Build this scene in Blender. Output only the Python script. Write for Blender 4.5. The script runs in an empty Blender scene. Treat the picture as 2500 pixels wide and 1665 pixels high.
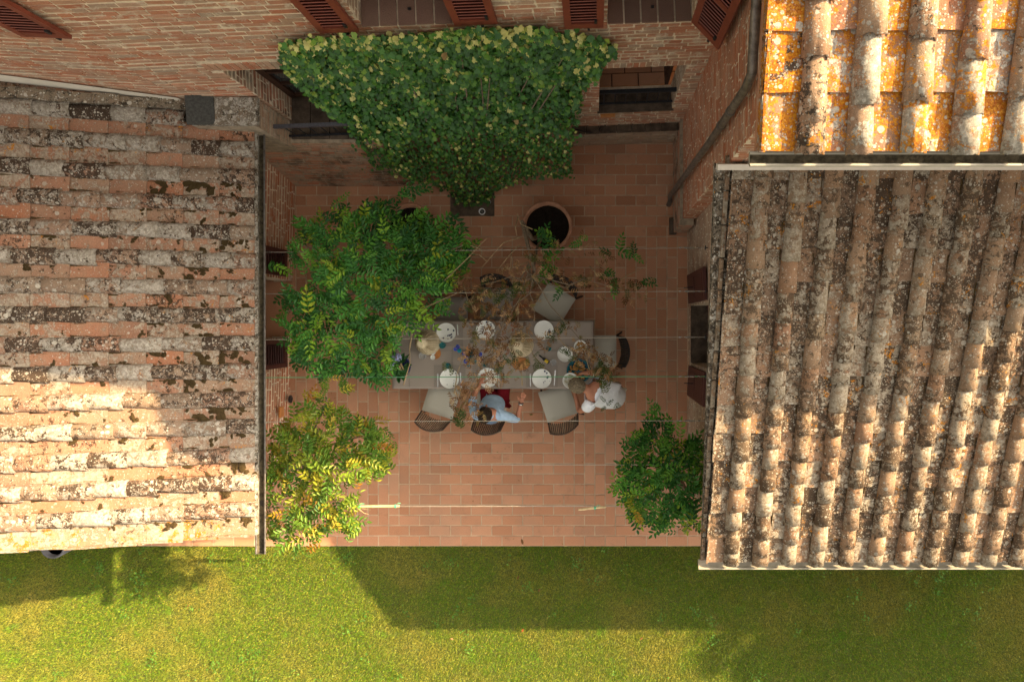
import bpy, math, random
import numpy as np
from mathutils import Vector, Matrix, Euler

random.seed(7)
RNG = np.random.default_rng(7)
scene = bpy.context.scene
COL = scene.collection

# ------------------------------------------------------------------ camera
F, VX, VY, H = 1666.7, 1450.0, 795.0, 10.0
cam = bpy.data.cameras.new("camera")
cam_o = bpy.data.objects.new("camera", cam)
COL.objects.link(cam_o)
cam_o.location = (0, 0, H)
cam.sensor_width = 36.0
cam.lens = F / 2500.0 * 36.0
cam.shift_x = -(VX - 1250.0) / 2500.0
cam.shift_y = -(832.5 - VY) / 2500.0
cam.clip_end = 500.0
scene.camera = cam_o

# ------------------------------------------------------------------ light
KX, KY = 1.62, 0.71                       # shadow run per metre of height
sun_el = math.atan(1.0 / math.hypot(KX, KY))
sun_az = math.atan2(KX, KY)
world = bpy.data.worlds.new("World")
scene.world = world
world.use_nodes = True
wn = world.node_tree.nodes
wl = world.node_tree.links
bg = wn["Background"]
sky = wn.new("ShaderNodeTexSky")
sky.sky_type = 'NISHITA'
sky.sun_disc = False
sky.sun_elevation = sun_el
sky.sun_rotation = sun_az
sky.air_density = 0.6
sky.dust_density = 6.0
sky.ozone_density = 0.0
hs = wn.new("ShaderNodeHueSaturation")          # hazy, low-contrast morning sky
hs.inputs["Saturation"].default_value = 0.2
wl.new(sky.outputs[0], hs.inputs["Color"])
wm = wn.new("ShaderNodeMix"); wm.data_type = 'RGBA'; wm.blend_type = 'MULTIPLY'      # warm white balance of the haze
wm.inputs[0].default_value = 1.0
wm.inputs[7].default_value = (1.08, 1.0, 0.86, 1.0)
wl.new(hs.outputs[0], wm.inputs[6])
wl.new(wm.outputs[2], bg.inputs[0])
bg.inputs[1].default_value = 0.09
sl = bpy.data.lights.new("sun", 'SUN')
sl.energy = 3.5
sl.angle = math.radians(0.6)
sl.color = (1.0, 0.74, 0.42)
sun_o = bpy.data.objects.new("sun", sl)
COL.objects.link(sun_o)
sun_o.rotation_euler = Vector((-KX, -KY, -1.0)).to_track_quat('-Z', 'Y').to_euler()
sun_o.location = (12, 6, 14)
vs = scene.view_settings
vs.view_transform = 'Standard'
vs.look = 'None'
vs.gamma = 1.0
vs.exposure = 2.42

# ------------------------------------------------------------------ helpers
def P(px, py, z=0.0):
    d = H - z
    return Vector(((px - VX) / F * d, (VY - py) / F * d, z))

def props(o, label=None, cat=None, group=None, kind=None):
    if label: o["label"] = label
    if cat: o["category"] = cat
    if group: o["group"] = group
    if kind: o["kind"] = kind
    return o

class MB:
    def __init__(s):
        s.v = []; s.f = []
    def add(s, vs_, fs_):
        b = len(s.v)
        s.v += [tuple(v) for v in vs_]
        s.f += [tuple(i + b for i in f) for f in fs_]
        return s
    def box(s, c, h, M=None, taper=1.0):
        cx, cy, cz = c; hx, hy, hz = h
        vs_ = []
        for z in (-1, 1):
            t = taper if z > 0 else 1.0
            for x, y in ((-1, -1), (1, -1), (1, 1), (-1, 1)):
                vs_.append(Vector((cx + x * hx * t, cy + y * hy * t, cz + z * hz)))
        if M: vs_ = [M @ v for v in vs_]
        return s.add(vs_, [(3, 2, 1, 0), (4, 5, 6, 7), (0, 1, 5, 4), (1, 2, 6, 5), (2, 3, 7, 6), (3, 0, 4, 7)])
    def tube(s, pts, r, n=6, cap=True):
        pts = [Vector(p) for p in pts]
        k = len(pts)
        rs = r if isinstance(r, (list, tuple)) else [r] * k
        vs_ = []; fs_ = []
        prev = None
        for i, p in enumerate(pts):
            t = (pts[min(i + 1, k - 1)] - pts[max(i - 1, 0)])
            if t.length < 1e-9: t = Vector((0, 0, 1))
            t.normalize()
            if prev is None:
                a = Vector((0, 0, 1)) if abs(t.z) < .9 else Vector((1, 0, 0))
                x = t.cross(a).normalized()
            else:
                x = (prev - t * prev.dot(t))
                x = x.normalized() if x.length > 1e-6 else t.orthogonal().normalized()
            prev = x
            y = t.cross(x)
            for j in range(n):
                a = 2 * math.pi * j / n
                vs_.append(p + (x * math.cos(a) + y * math.sin(a)) * rs[i])
        for i in range(k - 1):
            for j in range(n):
                j2 = (j + 1) % n
                fs_.append((i * n + j, i * n + j2, (i + 1) * n + j2, (i + 1) * n + j))
        if cap:
            fs_.append(tuple(range(n - 1, -1, -1)))
            fs_.append(tuple((k - 1) * n + j for j in range(n)))
        return s.add(vs_, fs_)
    def lathe(s, prof, n=24, c=(0, 0, 0), close=False):
        vs_ = []; fs_ = []
        for r, z in prof:
            for j in range(n):
                a = 2 * math.pi * j / n
                vs_.append((c[0] + r * math.cos(a), c[1] + r * math.sin(a), c[2] + z))
        m = len(prof)
        for i in range(m - 1):
            for j in range(n):
                j2 = (j + 1) % n
                fs_.append((i * n + j, i * n + j2, (i + 1) * n + j2, (i + 1) * n + j))
        if prof[0][0] > 1e-6: fs_.append(tuple(range(n - 1, -1, -1)))
        if prof[-1][0] > 1e-6: fs_.append(tuple((m - 1) * n + j for j in range(n)))
        return s.add(vs_, fs_)
    def mesh(s, name, mat=None, smooth=False):
        me = bpy.data.meshes.new(name)
        me.from_pydata(s.v, [], s.f)
        me.validate()
        if mat:
            for m in (mat if isinstance(mat, (list, tuple)) else [mat]): me.materials.append(m)
        if smooth:
            me.polygons.foreach_set("use_smooth", [True] * len(me.polygons))
        me.update()
        return me

def obj(name, me, parent=None, M=None, keep_world=True):
    """link a mesh object; with a parent the given matrix is a world matrix"""
    if isinstance(me, MB): me = me.mesh(name)
    o = bpy.data.objects.new(name, me)
    COL.objects.link(o)
    if M is not None: o.matrix_basis = M
    if parent is not None:
        o.parent = parent
        if keep_world:
            o.matrix_parent_inverse = Matrix.Translation(-Vector(parent.get("_base", (0, 0, 0))))
    return o

def empty(name, loc, label, cat, group=None, rz=0.0, local=False):
    o = bpy.data.objects.new(name, None)
    COL.objects.link(o)
    o.empty_display_size = 0.1
    o.location = loc
    o.rotation_euler = (0, 0, rz)
    if not local: o["_base"] = tuple(loc)
    props(o, label, cat, group)
    return o

def big_mesh(name, verts, faces_flat, nper, mat, rnd=None, smooth=False):
    """fast mesh from numpy; all faces have nper corners; rnd = per-vertex float attribute"""
    me = bpy.data.meshes.new(name)
    nv = len(verts); nf = len(faces_flat) // nper
    me.vertices.add(nv)
    me.vertices.foreach_set("co", np.asarray(verts, dtype=np.float32).ravel())
    me.loops.add(nf * nper)
    me.loops.foreach_set("vertex_index", np.asarray(faces_flat, dtype=np.int32))
    me.polygons.add(nf)
    me.polygons.foreach_set("loop_start", np.arange(0, nf * nper, nper, dtype=np.int32))
    me.polygons.foreach_set("loop_total", np.full(nf, nper, dtype=np.int32))
    me.polygons.foreach_set("use_smooth", np.full(nf, bool(smooth)))
    me.materials.append(mat)
    me.update(calc_edges=True)
    if rnd is not None:
        a = me.attributes.new("rnd", 'FLOAT', 'POINT')
        a.data.foreach_set("value", np.asarray(rnd, dtype=np.float32))
    me.validate()
    return me

def in_poly(x, y, poly):
    c = False
    j = len(poly) - 1
    for i in range(len(poly)):
        xi, yi = poly[i]; xj, yj = poly[j]
        if (yi > y) != (yj > y) and x < (xj - xi) * (y - yi) / (yj - yi) + xi: c = not c
        j = i
    return c

def frame(o, u, v, n):
    m = Matrix.Identity(4)
    m.col[0][:3] = u; m.col[1][:3] = v; m.col[2][:3] = n; m.col[3][:3] = o
    return m

# ------------------------------------------------------------------ materials
class NT:
    def __init__(s, name):
        s.m = bpy.data.materials.new(name)
        s.m.use_nodes = True
        s.t = s.m.node_tree
        s.t.nodes.clear()
        s.out = s.n("ShaderNodeOutputMaterial")
    def n(s, ty, **kw):
        nd = s.t.nodes.new(ty)
        for k, v in kw.items(): setattr(nd, k, v)
        return nd
    def l(s, a, b): s.t.links.new(a, b)
    def val(s, sock, v):
        if isinstance(v, (int, float, tuple, list)): sock.default_value = v
        else: s.l(v, sock)
    def math(s, op, a, b=0.0, clamp=False):
        nd = s.n("ShaderNodeMath", operation=op, use_clamp=clamp)
        s.val(nd.inputs[0], a); s.val(nd.inputs[1], b)
        return nd.outputs[0]
    def ramp(s, fac, stops, mode='LINEAR'):
        nd = s.n("ShaderNodeValToRGB")
        cr = nd.color_ramp; cr.interpolation = mode
        while len(cr.elements) < len(stops): cr.elements.new(0.5)
        for e, (p, c) in zip(cr.elements, stops):
            e.position = p
            e.color = (*c, 1.0) if isinstance(c, tuple) else (c, c, c, 1.0)
        s.val(nd.inputs[0], fac)
        return nd.outputs[0]
    def step(s, x, a, b):
        nd = s.n("ShaderNodeMapRange", interpolation_type='SMOOTHSTEP')
        s.val(nd.inputs[0], x); s.val(nd.inputs[1], a); s.val(nd.inputs[2], b)
        return nd.outputs[0]
    def mix(s, fac, a, b, mode='MIX'):
        nd = s.n("ShaderNodeMix", data_type='RGBA', blend_type=mode)
        s.val(nd.inputs[0], fac)
        for sock, v in ((nd.inputs[6], a), (nd.inputs[7], b)):
            if isinstance(v, tuple): sock.default_value = (*v, 1.0)
            else: s.l(v, sock)
        return nd.outputs[2]
    def noise(s, vec, scale, detail=4.0, rough=0.55, dist=0.0):
        nd = s.n("ShaderNodeTexNoise")
        s.l(vec, nd.inputs["Vector"])
        nd.inputs["Scale"].default_value = scale
        nd.inputs["Detail"].default_value = detail
        nd.inputs["Roughness"].default_value = rough
        nd.inputs["Distortion"].default_value = dist
        return nd.outputs[0]
    def voro(s, vec, scale, feature='F1', out=0):
        nd = s.n("ShaderNodeTexVoronoi", feature=feature)
        s.l(vec, nd.inputs["Vector"])
        nd.inputs["Scale"].default_value = scale
        return nd.outputs[out]
    def pos(s):
        return s.n("ShaderNodeNewGeometry").outputs["Position"]
    def rand(s):
        """per piece random: object random + stored attribute"""
        oi = s.n("ShaderNodeObjectInfo").outputs["Random"]
        at = s.n("ShaderNodeAttribute", attribute_name="rnd").outputs["Fac"]
        return s.math('FRACT', s.math('ADD', oi, at))
    def objvec(s):
        """object coordinates shifted by the per-object random"""
        tc = s.n("ShaderNodeTexCoord").outputs["Object"]
        r = s.n("ShaderNodeObjectInfo").outputs["Random"]
        cb = s.n("ShaderNodeCombineXYZ")
        for i, k in enumerate((37.0, 91.0, 53.0)): s.l(s.math('MULTIPLY', r, k), cb.inputs[i])
        va = s.n("ShaderNodeVectorMath", operation='ADD')
        s.l(tc, va.inputs[0]); s.l(cb.outputs[0], va.inputs[1])
        return va.outputs[0]
    def bump(s, h, strength=0.4, dist=0.01):
        nd = s.n("ShaderNodeBump")
        nd.inputs["Strength"].default_value = strength
        nd.inputs["Distance"].default_value = dist
        s.l(h, nd.inputs["Height"])
        return nd.outputs[0]
    def bsdf(s, col, rough=0.85, normal=None, spec=0.3, metal=0.0, **kw):
        b = s.n("ShaderNodeBsdfPrincipled")
        s.val(b.inputs["Base Color"], (*col, 1.0) if isinstance(col, tuple) else col)
        s.val(b.inputs["Roughness"], rough)
        b.inputs["Specular IOR Level"].default_value = spec
        b.inputs["Metallic"].default_value = metal
        for k, v in kw.items(): b.inputs[k].default_value = v
        if normal is not None: s.l(normal, b.inputs["Normal"])
        return b.outputs[0]
    def done(s, shader):
        s.l(shader, s.out.inputs[0])
        return s.m

def tile_mat(name, base, grey, grey_th, dark, dark_th, orange_th, spots, k=1.0):
    base = [(q, tuple(c * k for c in cc)) for q, cc in base]; grey = tuple(tuple(c * k for c in cc) for cc in grey); dark = tuple(c * k for c in dark)
    t = NT(name)
    v = t.objvec(); r = t.rand()
    r2 = t.math('FRACT', t.math('MULTIPLY', r, 7.31))
    r3 = t.math('FRACT', t.math('MULTIPLY', r, 13.7))
    fine = t.noise(v, 150, 3, .7)
    mid = t.noise(v, 62, 4, .7)
    grit = t.math('MULTIPLY', t.math('SUBTRACT', mid, .5), .42)
    col = t.ramp(r, base)
    col = t.mix(t.step(t.noise(v, 6, 5), .35, .7), col, t.mix(.45, col, (.30, .20, .13)))
    # dark crust
    n2 = t.noise(v, 15, 8, .72, .6)
    sh2 = t.math('MULTIPLY', t.math('SUBTRACT', r3, .5), .20)
    d = t.step(t.math('ADD', t.math('ADD', n2, sh2), grit), dark_th, dark_th + .05)
    col = t.mix(t.math('MULTIPLY', d, .92), col, dark)
    # pale crustose lichen in ragged patches
    n1 = t.noise(v, 12, 8, .68, .5)
    sh = t.math('MULTIPLY', t.math('SUBTRACT', r2, .5), .24)
    g = t.step(t.math('ADD', t.math('ADD', n1, sh), grit), grey_th, grey_th + .05)
    gcol = t.mix(t.step(t.noise(v, 30, 4), .35, .65), grey[0], grey[1])
    col = t.mix(t.math('MULTIPLY', g, .92), col, gcol)
    # orange lichen, broken into rosettes
    n3 = t.noise(v, 10, 8, .66, .8)
    sh3 = t.math('MULTIPLY', t.math('SUBTRACT', t.math('FRACT', t.math('MULTIPLY', r, 3.7)), .5), .16)
    o = t.step(t.math('ADD', t.math('ADD', n3, sh3), t.math('MULTIPLY', grit, 1.3)), orange_th, orange_th + .04)
    col = t.mix(t.math('MULTIPLY', o, .93), col, t.mix(t.step(mid, .4, .62), tuple(c * (.3 + .7 * k) for c in (.44, .115, .005)), tuple(c * (.3 + .7 * k) for c in (.58, .25, .016))))
    # round pale lichen dots of three sizes
    for sc, rad in ((15, .34), (30, .34), (60, .34)):
        vd = t.voro(v, sc)
        cell = t.voro(v, sc, out=1)
        sep = t.n("ShaderNodeSeparateColor"); t.l(cell, sep.inputs[0])
        on = t.math('LESS_THAN', sep.outputs[0], spots * (.45 if sc < 20 else 1.0))
        rr = t.math('MULTIPLY', sep.outputs[1], rad)
        dot = t.math('MULTIPLY', t.math('SUBTRACT', 1.0, t.step(t.math('SUBTRACT', t.math('ADD', vd, t.math('MULTIPLY', grit, .4)), rr), .02, .07)), on)
        col = t.mix(t.math('MULTIPLY', dot, .88), col, t.mix(sep.outputs[2], grey[1], tuple(c * k for c in (.58, .54, .45))))
    col = t.mix(.5, col, t.ramp(fine, [(0.32, .45), (.68, 1.3)]), 'MULTIPLY')
    col = t.mix(.35, col, t.ramp(mid, [(.34, .5), (.66, 1.3)]), 'MULTIPLY')
    h = t.math('ADD', t.math('MULTIPLY', fine, .5), t.math('ADD', t.math('MULTIPLY', n1, .7), t.math('MULTIPLY', g, .35)))
    return t.done(t.bsdf(col, .93, t.bump(h, .8, .012), .15))

PINK = [(0.0, (.44, .185, .10)), (.35, (.47, .24, .15)), (.6, (.36, .19, .12)), (.85, (.42, .28, .19)), (1.0, (.32, .17, .11))]
TAN = [(0.0, (.42, .24, .14)), (.35, (.48, .32, .20)), (.6, (.38, .25, .16)), (.85, (.46, .34, .22)), (1.0, (.40, .20, .12))]
M_TILE_L = tile_mat("lichen_tile_grey", [(0, (.26, .18, .125)), (.5, (.32, .24, .175)), (1, (.34, .18, .115))], ((.31, .27, .21), (.52, .47, .40)), .50,
                    (.055, .036, .024), .475, .72, .5, .72)
M_TILE_LP = tile_mat("lichen_tile_pink", PINK, ((.36, .28, .205), (.50, .42, .32)), .53, (.065, .040, .024), .60, .70, .32, .74)
M_TILE_R = tile_mat("lichen_tile_brown", [(q, (a * .8, b * .78, c * .75)) for q, (a, b, c) in TAN], ((.32, .255, .175), (.47, .40, .30)), .525, (.105, .070, .043), .49, .67, .42, .76)
M_TILE_RC = tile_mat("lichen_tile_speckled", [(0, (.24, .16, .10)), (.5, (.38, .22, .13)), (1, (.20, .135, .09))], ((.30, .24, .17), (.48, .41, .31)), .56,
                     (.075, .053, .035), .47, .66, .7, .74)
M_TILE_U = tile_mat("lichen_tile_gold", [(q, (a * .85, b * .85, c * .85)) for q, (a, b, c) in TAN], ((.30, .27, .21), (.47, .43, .35)), .48, (.055, .042, .030), .56, .57, .5, .82)
M_TILE_UC = tile_mat("lichen_tile_orange", [(q, (a * .9, b * .82, c * .78)) for q, (a, b, c) in PINK], ((.32, .30, .26), (.50, .47, .41)), .56, (.048, .036, .026), .53, .485, .7, .82)

def brick_mat(name, cols, smear=.55, smear_col=(.50, .41, .31), stain=0.0, stain_col=(.06, .045, .03)):
    t = NT(name)
    p = t.pos(); r = t.rand()
    col = t.ramp(r, cols)
    col = t.mix(t.step(t.noise(p, 5, 5), .3, .75), col, t.mix(.35, col, (.25, .16, .11)))
    sm = t.step(t.noise(p, 7, 8, .7, .5), smear, smear + .14)
    col = t.mix(t.math('MULTIPLY', sm, .85), col, smear_col)
    if stain:
        st = t.step(t.noise(p, 2.2, 8, .7), 1 - stain, 1 - stain + .2)
        col = t.mix(t.math('MULTIPLY', st, .85), col, stain_col)
    fine = t.noise(p, 120, 3, .7)
    col = t.mix(.5, col, t.ramp(fine, [(.3, .55), (.7, 1.2)]), 'MULTIPLY')
    return t.done(t.bsdf(col, .92, t.bump(t.math('ADD', fine, t.math('MULTIPLY', sm, .6)), .7, .01), .15))

BR = [(0, (.44, .165, .088)), (.2, (.52, .26, .16)), (.38, (.40, .26, .17)), (.55, (.48, .20, .11)), (.7, (.38, .29, .21)), (.85, (.52, .31, .205)), (1, (.42, .15, .08))]
M_BRICK = brick_mat("old_brick", BR, .51, (.58, .47, .35))
M_BRICK_R = brick_mat("red_brick", [(0, (.42, .135, .06)), (.4, (.48, .23, .135)), (.7, (.39, .18, .10)), (1, (.50, .28, .18))], .54)
M_BRICK_P = brick_mat("pale_brick", [(0, (.36, .22, .14)), (.4, (.42, .30, .20)), (.7, (.34, .24, .17)), (1, (.44, .28, .18))], .52)
M_BRICK_S = brick_mat("stained_brick", BR, .50, (.36, .30, .22), .52)

def plain(name, col, rough=.8, spec=.3, var=.25, scale=30, bump=.3, metal=0.0, bd=.004, detail=5):
    t = NT(name)
    v = t.objvec()
    n = t.noise(v, scale, detail, .65)
    lo = tuple(c * (1 - var) for c in col); hi = tuple(min(1, c * (1 + var)) for c in col)
    c = t.mix(t.step(n, .25, .75), lo, hi)
    return t.done(t.bsdf(c, rough, t.bump(n, bump, bd), spec, metal))

M_MORTAR = plain("lime_mortar", (.60, .49, .36), .95, .1, .25, 14, .7, bd=.012)
M_MORTAR_D = plain("dark_mortar", (.30, .24, .17), .95, .1, .35, 10, .7, bd=.012)
M_PLASTER = plain("pale_plaster", (.66, .60, .50), .9, .15, .10, 6, .3)
M_MOSSMORTAR = tile_mat("mossy_mortar", [(0, (.15, .125, .09)), (1, (.21, .175, .13))], ((.24, .215, .175), (.46, .43, .37)), .54, (.035, .027, .018), .46, .74, .5)
M_SLATE = plain("dark_slate", (.055, .055, .05), .85, .2, .35, 40, .5)
M_STONE_D = plain("damp_stone", (.085, .062, .044), .9, .2, .5, 8, .8, bd=.02)
M_SHUTTER = plain("red_brown_paint", (.165, .040, .022), .5, .35, .18, 9, .15)
M_SHUTTER_D = plain("dark_brown_paint", (.065, .020, .016), .5, .35, .2, 9, .15)
M_WOOD_D = plain("dark_door_wood", (.045, .020, .012), .55, .3, .3, 12, .2)
M_IRON = plain("wrought_iron", (.020, .022, .026), .5, .4, .3, 30, .3, .3)
M_RAIL = plain("grey_iron", (.10, .10, .115), .45, .4, .25, 30, .3, .5)
M_ZINC = plain("weathered_zinc", (.15, .135, .12), .5, .4, .35, 18, .4, .6, .006)
M_COPPER = plain("old_copper_pipe", (.15, .125, .105), .48, .4, .5, 14, .4, .55, .006)
M_GUT_IN = plain("gutter_grime", (.075, .062, .040), .95, .1, .6, 22, .9, bd=.02)
M_GUTLIP = plain("beige_gutter_metal", (.30, .27, .21), .5, .35, .12, 8, .1)
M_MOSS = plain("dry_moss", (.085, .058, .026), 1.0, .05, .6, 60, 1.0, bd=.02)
M_GLASS = plain("dark_glass", (.045, .048, .048), .12, .6, .3, 2, .0)
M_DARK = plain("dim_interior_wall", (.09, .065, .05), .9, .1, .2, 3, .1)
M_CLOTH = plain("taupe_linen", (.32, .275, .235), .95, .1, .06, 300, .2, bd=.001)
M_MAT = plain("grey_taupe_mat", (.26, .225, .195), .95, .1, .07, 260, .3, bd=.001)
M_CUSHION = plain("beige_canvas", (.45, .43, .365), .95, .1, .07, 200, .2, bd=.001)
M_CUSHION_G = plain("taupe_canvas", (.24, .21, .185), .95, .1, .07, 200, .2, bd=.001)
M_WICKER = plain("brown_wicker", (.075, .048, .034), .7, .3, .45, 90, .6, bd=.003)
M_WICKER_L = plain("light_wicker_gap", (.26, .185, .125), .8, .2, .4, 90, .5, bd=.003)
M_WICKER_K = plain("black_wicker", (.022, .018, .016), .65, .3, .4, 90, .6, bd=.003)
M_STRAW = plain("woven_straw", (.66, .56, .38), .85, .2, .18, 70, .5, bd=.002)
M_STRAW_D = plain("dark_straw_weave", (.30, .23, .13), .9, .1, .3, 70, .5)  # darker straw tone for the spokes
M_WHITE = plain("white_glazed_ceramic", (.78, .79, .74), .18, .5, .03, 5, .02)
M_INK = plain("ink_blue_glaze", (.012, .014, .06), .3, .5, .4, 30, .1)
M_STEEL = plain("cutlery_steel", (.62, .62, .60), .25, .5, .08, 20, .05, .9)
M_WIRE = plain("wire_rope", (.42, .38, .32), .5, .4, .15, 60, .2, .5)
M_GREENWIRE = plain("green_coated_wire", (.09, .26, .13), .5, .4, .15, 60, .2)
M_WOODB = plain("orange_wood", (.46, .19, .055), .5, .4, .2, 18, .2)
M_BREAD = plain("bread_crust", (.44, .24, .095), .85, .2, .4, 30, .8, bd=.008)
M_BAMBOO = plain("bamboo_cane", (.52, .40, .22), .7, .3, .25, 22, .3)
M_TIE = plain("green_tie", (.10, .42, .24), .6, .3, .1, 20, .1)
M_TERRA = plain("terracotta_pot", (.36, .185, .115), .9, .15, .28, 9, .4)
M_SOIL = plain("dark_soil", (.016, .012, .009), 1.0, .05, .6, 60, 1.0, bd=.03)
M_BLUEPOT = plain("navy_glazed_pot", (.02, .03, .11), .25, .5, .2, 8, .05)
M_HYDR = plain("lilac_petals", (.36, .38, .62), .8, .2, .25, 30, .3)
M_BLUEFL = plain("cobalt_petals", (.06, .10, .55), .7, .2, .4, 30, .3)
M_TEALF = plain("teal_petals", (.02, .28, .36), .7, .2, .4, 30, .3)
M_BARK = plain("vine_bark", (.19, .145, .10), .95, .1, .4, 40, .9, bd=.008)
M_TWIG = plain("pale_twig", (.27, .20, .11), .9, .1, .35, 40, .5, bd=.003)
M_SKIN = plain("skin", (.52, .27, .18), .55, .35, .10, 12, .1)
M_SKIN_T = plain("tanned_skin", (.42, .18, .105), .55, .35, .14, 12, .1)
M_SHIRT = plain("light_blue_cotton", (.36, .50, .66), .9, .1, .10, 14, .8, bd=.012)
M_SHIRT_W = plain("white_cotton", (.82, .84, .88), .9, .1, .06, 12, .8, bd=.012)
M_SHORTS = plain("dark_red_cotton", (.15, .008, .014), .9, .1, .15, 14, .5, bd=.01)
M_TROUSER = plain("beige_cotton", (.50, .44, .36), .9, .1, .10, 14, .5, bd=.01)
M_HAIR = plain("dark_brown_hair", (.022, .013, .008), .6, .3, .5, 70, .9, bd=.006)
M_HAIR_G = plain("grey_blond_hair", (.20, .16, .105), .6, .3, .6, 60, .9, bd=.006)
M_BLACK = plain("black_plastic", (.015, .014, .014), .45, .4, .2, 20, .1)
M_YELLOW = plain("yellow_label", (.60, .42, .03), .6, .3, .1, 20, .1)
M_LAMPW = plain("white_lamp_rim", (.72, .72, .72), .4, .4, .05, 8, .05)
M_GREYPOT = plain("grey_stone_pot", (.13, .13, .145), .85, .2, .2, 12, .4)
M_NUTS = plain("mixed_snack", (.40, .22, .07), .8, .2, .6, 60, .9, bd=.01)
M_SALAD = plain("pale_salad", (.50, .47, .34), .7, .3, .5, 50, .9, bd=.01)

def glass_mat(name, col, alpha):
    t = NT(name)
    b = t.bsdf(col, .06, None, .5, 0.0, **{"Alpha": alpha, "Transmission Weight": .4})
    return t.done(b)
M_GLASS_T = glass_mat("teal_glass", (.04, .42, .45), .75)
M_GLASS_C = glass_mat("clear_glass", (.75, .78, .78), .35)

def teal_mat():
    t = NT("teal_patterned_glaze")
    v = t.objvec()
    n = t.noise(v, 24, 6, .6, 1.5)
    c = t.ramp(n, [(.3, (.005, .02, .07)), (.48, (.006, .07, .12)), (.56, (.01, .16, .16)), (.62, (.02, .06, .12)), (.72, (.10, .33, .33))])
    return t.done(t.bsdf(c, .2, None, .5))
M_TEAL = teal_mat()

def leaf_mat(name, stops, trans=.35, rough=.5, spec=.35):
    t = NT(name)
    r = t.rand()
    p = t.pos()
    c = t.ramp(r, stops)
    c = t.mix(.5, c, t.ramp(t.noise(p, 14, 3), [(.3, .6), (.7, 1.25)]), 'MULTIPLY')
    b = t.n("ShaderNodeBsdfPrincipled")
    t.l(c, b.inputs["Base Color"]); b.inputs["Roughness"].default_value = rough
    b.inputs["Specular IOR Level"].default_value = spec
    tr = t.n("ShaderNodeBsdfTranslucent"); t.l(c, tr.inputs[0])
    mx = t.n("ShaderNodeMixShader"); mx.inputs[0].default_value = trans
    t.l(b.outputs[0], mx.inputs[1]); t.l(tr.outputs[0], mx.inputs[2])
    return t.done(mx.outputs[0])

M_WIST = leaf_mat("wisteria_leaf", [(0, (.026, .10, .024)), (.30, (.044, .165, .030)), (.55, (.070, .23, .032)), (.78, (.11, .30, .034)), (.92, (.22, .37, .03)), (1, (.32, .38, .03))])
M_WIST_Y = leaf_mat("yellowing_wisteria_leaf", [(0, (.07, .17, .022)), (.35, (.13, .23, .025)), (.6, (.22, .29, .025)), (.82, (.33, .33, .03)), (.95, (.42, .32, .03)), (1, (.42, .19, .03))], .4)
M_WIST_D = leaf_mat("dry_leaf", [(0, (.13, .06, .025)), (.3, (.24, .13, .055)), (.6, (.42, .26, .13)), (.82, (.52, .36, .20)), (.92, (.18, .17, .05)), (1, (.34, .09, .03))], .2, .8, .1)
M_WIST_O = leaf_mat("olive_leaf", [(0, (.045, .085, .025)), (.5, (.08, .12, .03)), (1, (.14, .16, .04))], .3)
M_IVY = leaf_mat("ivy_leaf", [(0, (.026, .085, .018)), (.40, (.040, .130, .024)), (.65, (.060, .175, .028)), (.80, (.12, .26, .03)),
                              (.85, (.24, .32, .05)), (.88, (.52, .50, .15)), (.97, (.64, .60, .22)), (1, (.22, .10, .04))], .2, .45, .4)
M_TREE = leaf_mat("tree_leaf", [(0, (.03, .08, .02)), (1, (.07, .13, .03))], .2)

def grass_mats():
    t = NT("grass_blade")
    r = t.rand(); p = t.pos()
    c = t.ramp(r, [(0, (.062, .15, .008)), (.4, (.11, .20, .010)), (.7, (.165, .235, .013)), (.9, (.25, .265, .022)), (1, (.38, .33, .05))])
    pa = t.step(t.noise(p, .9, 5, .6), .42, .66)
    c = t.mix(t.math('MULTIPLY', pa, .6), c, (.32, .25, .05))
    c = t.mix(t.math('MULTIPLY', t.step(t.noise(p, 2.4, 6, .65), .58, .74), .5), c, (.36, .25, .085))
    wd = t.step(t.noise(p, 3.0, 4, .6), .60, .70)
    c = t.mix(t.math('MULTIPLY', wd, .6), c, (.11, .27, .012))
    b = t.n("ShaderNodeBsdfPrincipled"); t.l(c, b.inputs["Base Color"])
    b.inputs["Roughness"].default_value = .6; b.inputs["Specular IOR Level"].default_value = .2
    tr = t.n("ShaderNodeBsdfTranslucent"); t.l(c, tr.inputs[0])
    mx = t.n("ShaderNodeMixShader"); mx.inputs[0].default_value = .25
    t.l(b.outputs[0], mx.inputs[1]); t.l(tr.outputs[0], mx.inputs[2])
    blade = t.done(mx.outputs[0])
    t = NT("turf")
    p = t.pos()
    n = t.noise(p, 60, 6, .7)
    c = t.mix(t.step(n, .3, .7), (.045, .060, .016), (.12, .13, .035))
    return blade, t.done(t.bsdf(c, .95, t.bump(n, .8, .02), .1))
M_GRASS, M_TURF = grass_mats()

def paving_mat():
    t = NT("cotto_tile")
    p = t.pos(); r = t.rand()
    c = t.ramp(r, [(0, (.42, .195, .105)), (.3, (.50, .25, .145)), (.6, (.46, .215, .115)), (.85, (.54, .285, .17)), (1, (.38, .175, .095))])
    c = t.mix(t.step(t.noise(p, 1.1, 6, .6), .45, .75), c, t.mix(.5, c, (.30, .20, .14)))
    c = t.mix(t.math('MULTIPLY', t.step(t.noise(p, 3.5, 8, .75), .55, .72), .5), c, (.17, .09, .055))
    c = t.mix(t.math('MULTIPLY', t.step(t.noise(p, 14, 8, .75), .62, .72), .4), c, (.52, .36, .25))
    fine = t.noise(p, 170, 3, .7)
    c = t.mix(.45, c, t.ramp(fine, [(.3, .6), (.7, 1.2)]), 'MULTIPLY')
    return t.done(t.bsdf(c, .82, t.bump(fine, .5, .004), .25))
M_COTTO = paving_mat()
M_GROUT = plain("tile_grout", (.47, .35, .24), .95, .1, .2, 8, .4)

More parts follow.
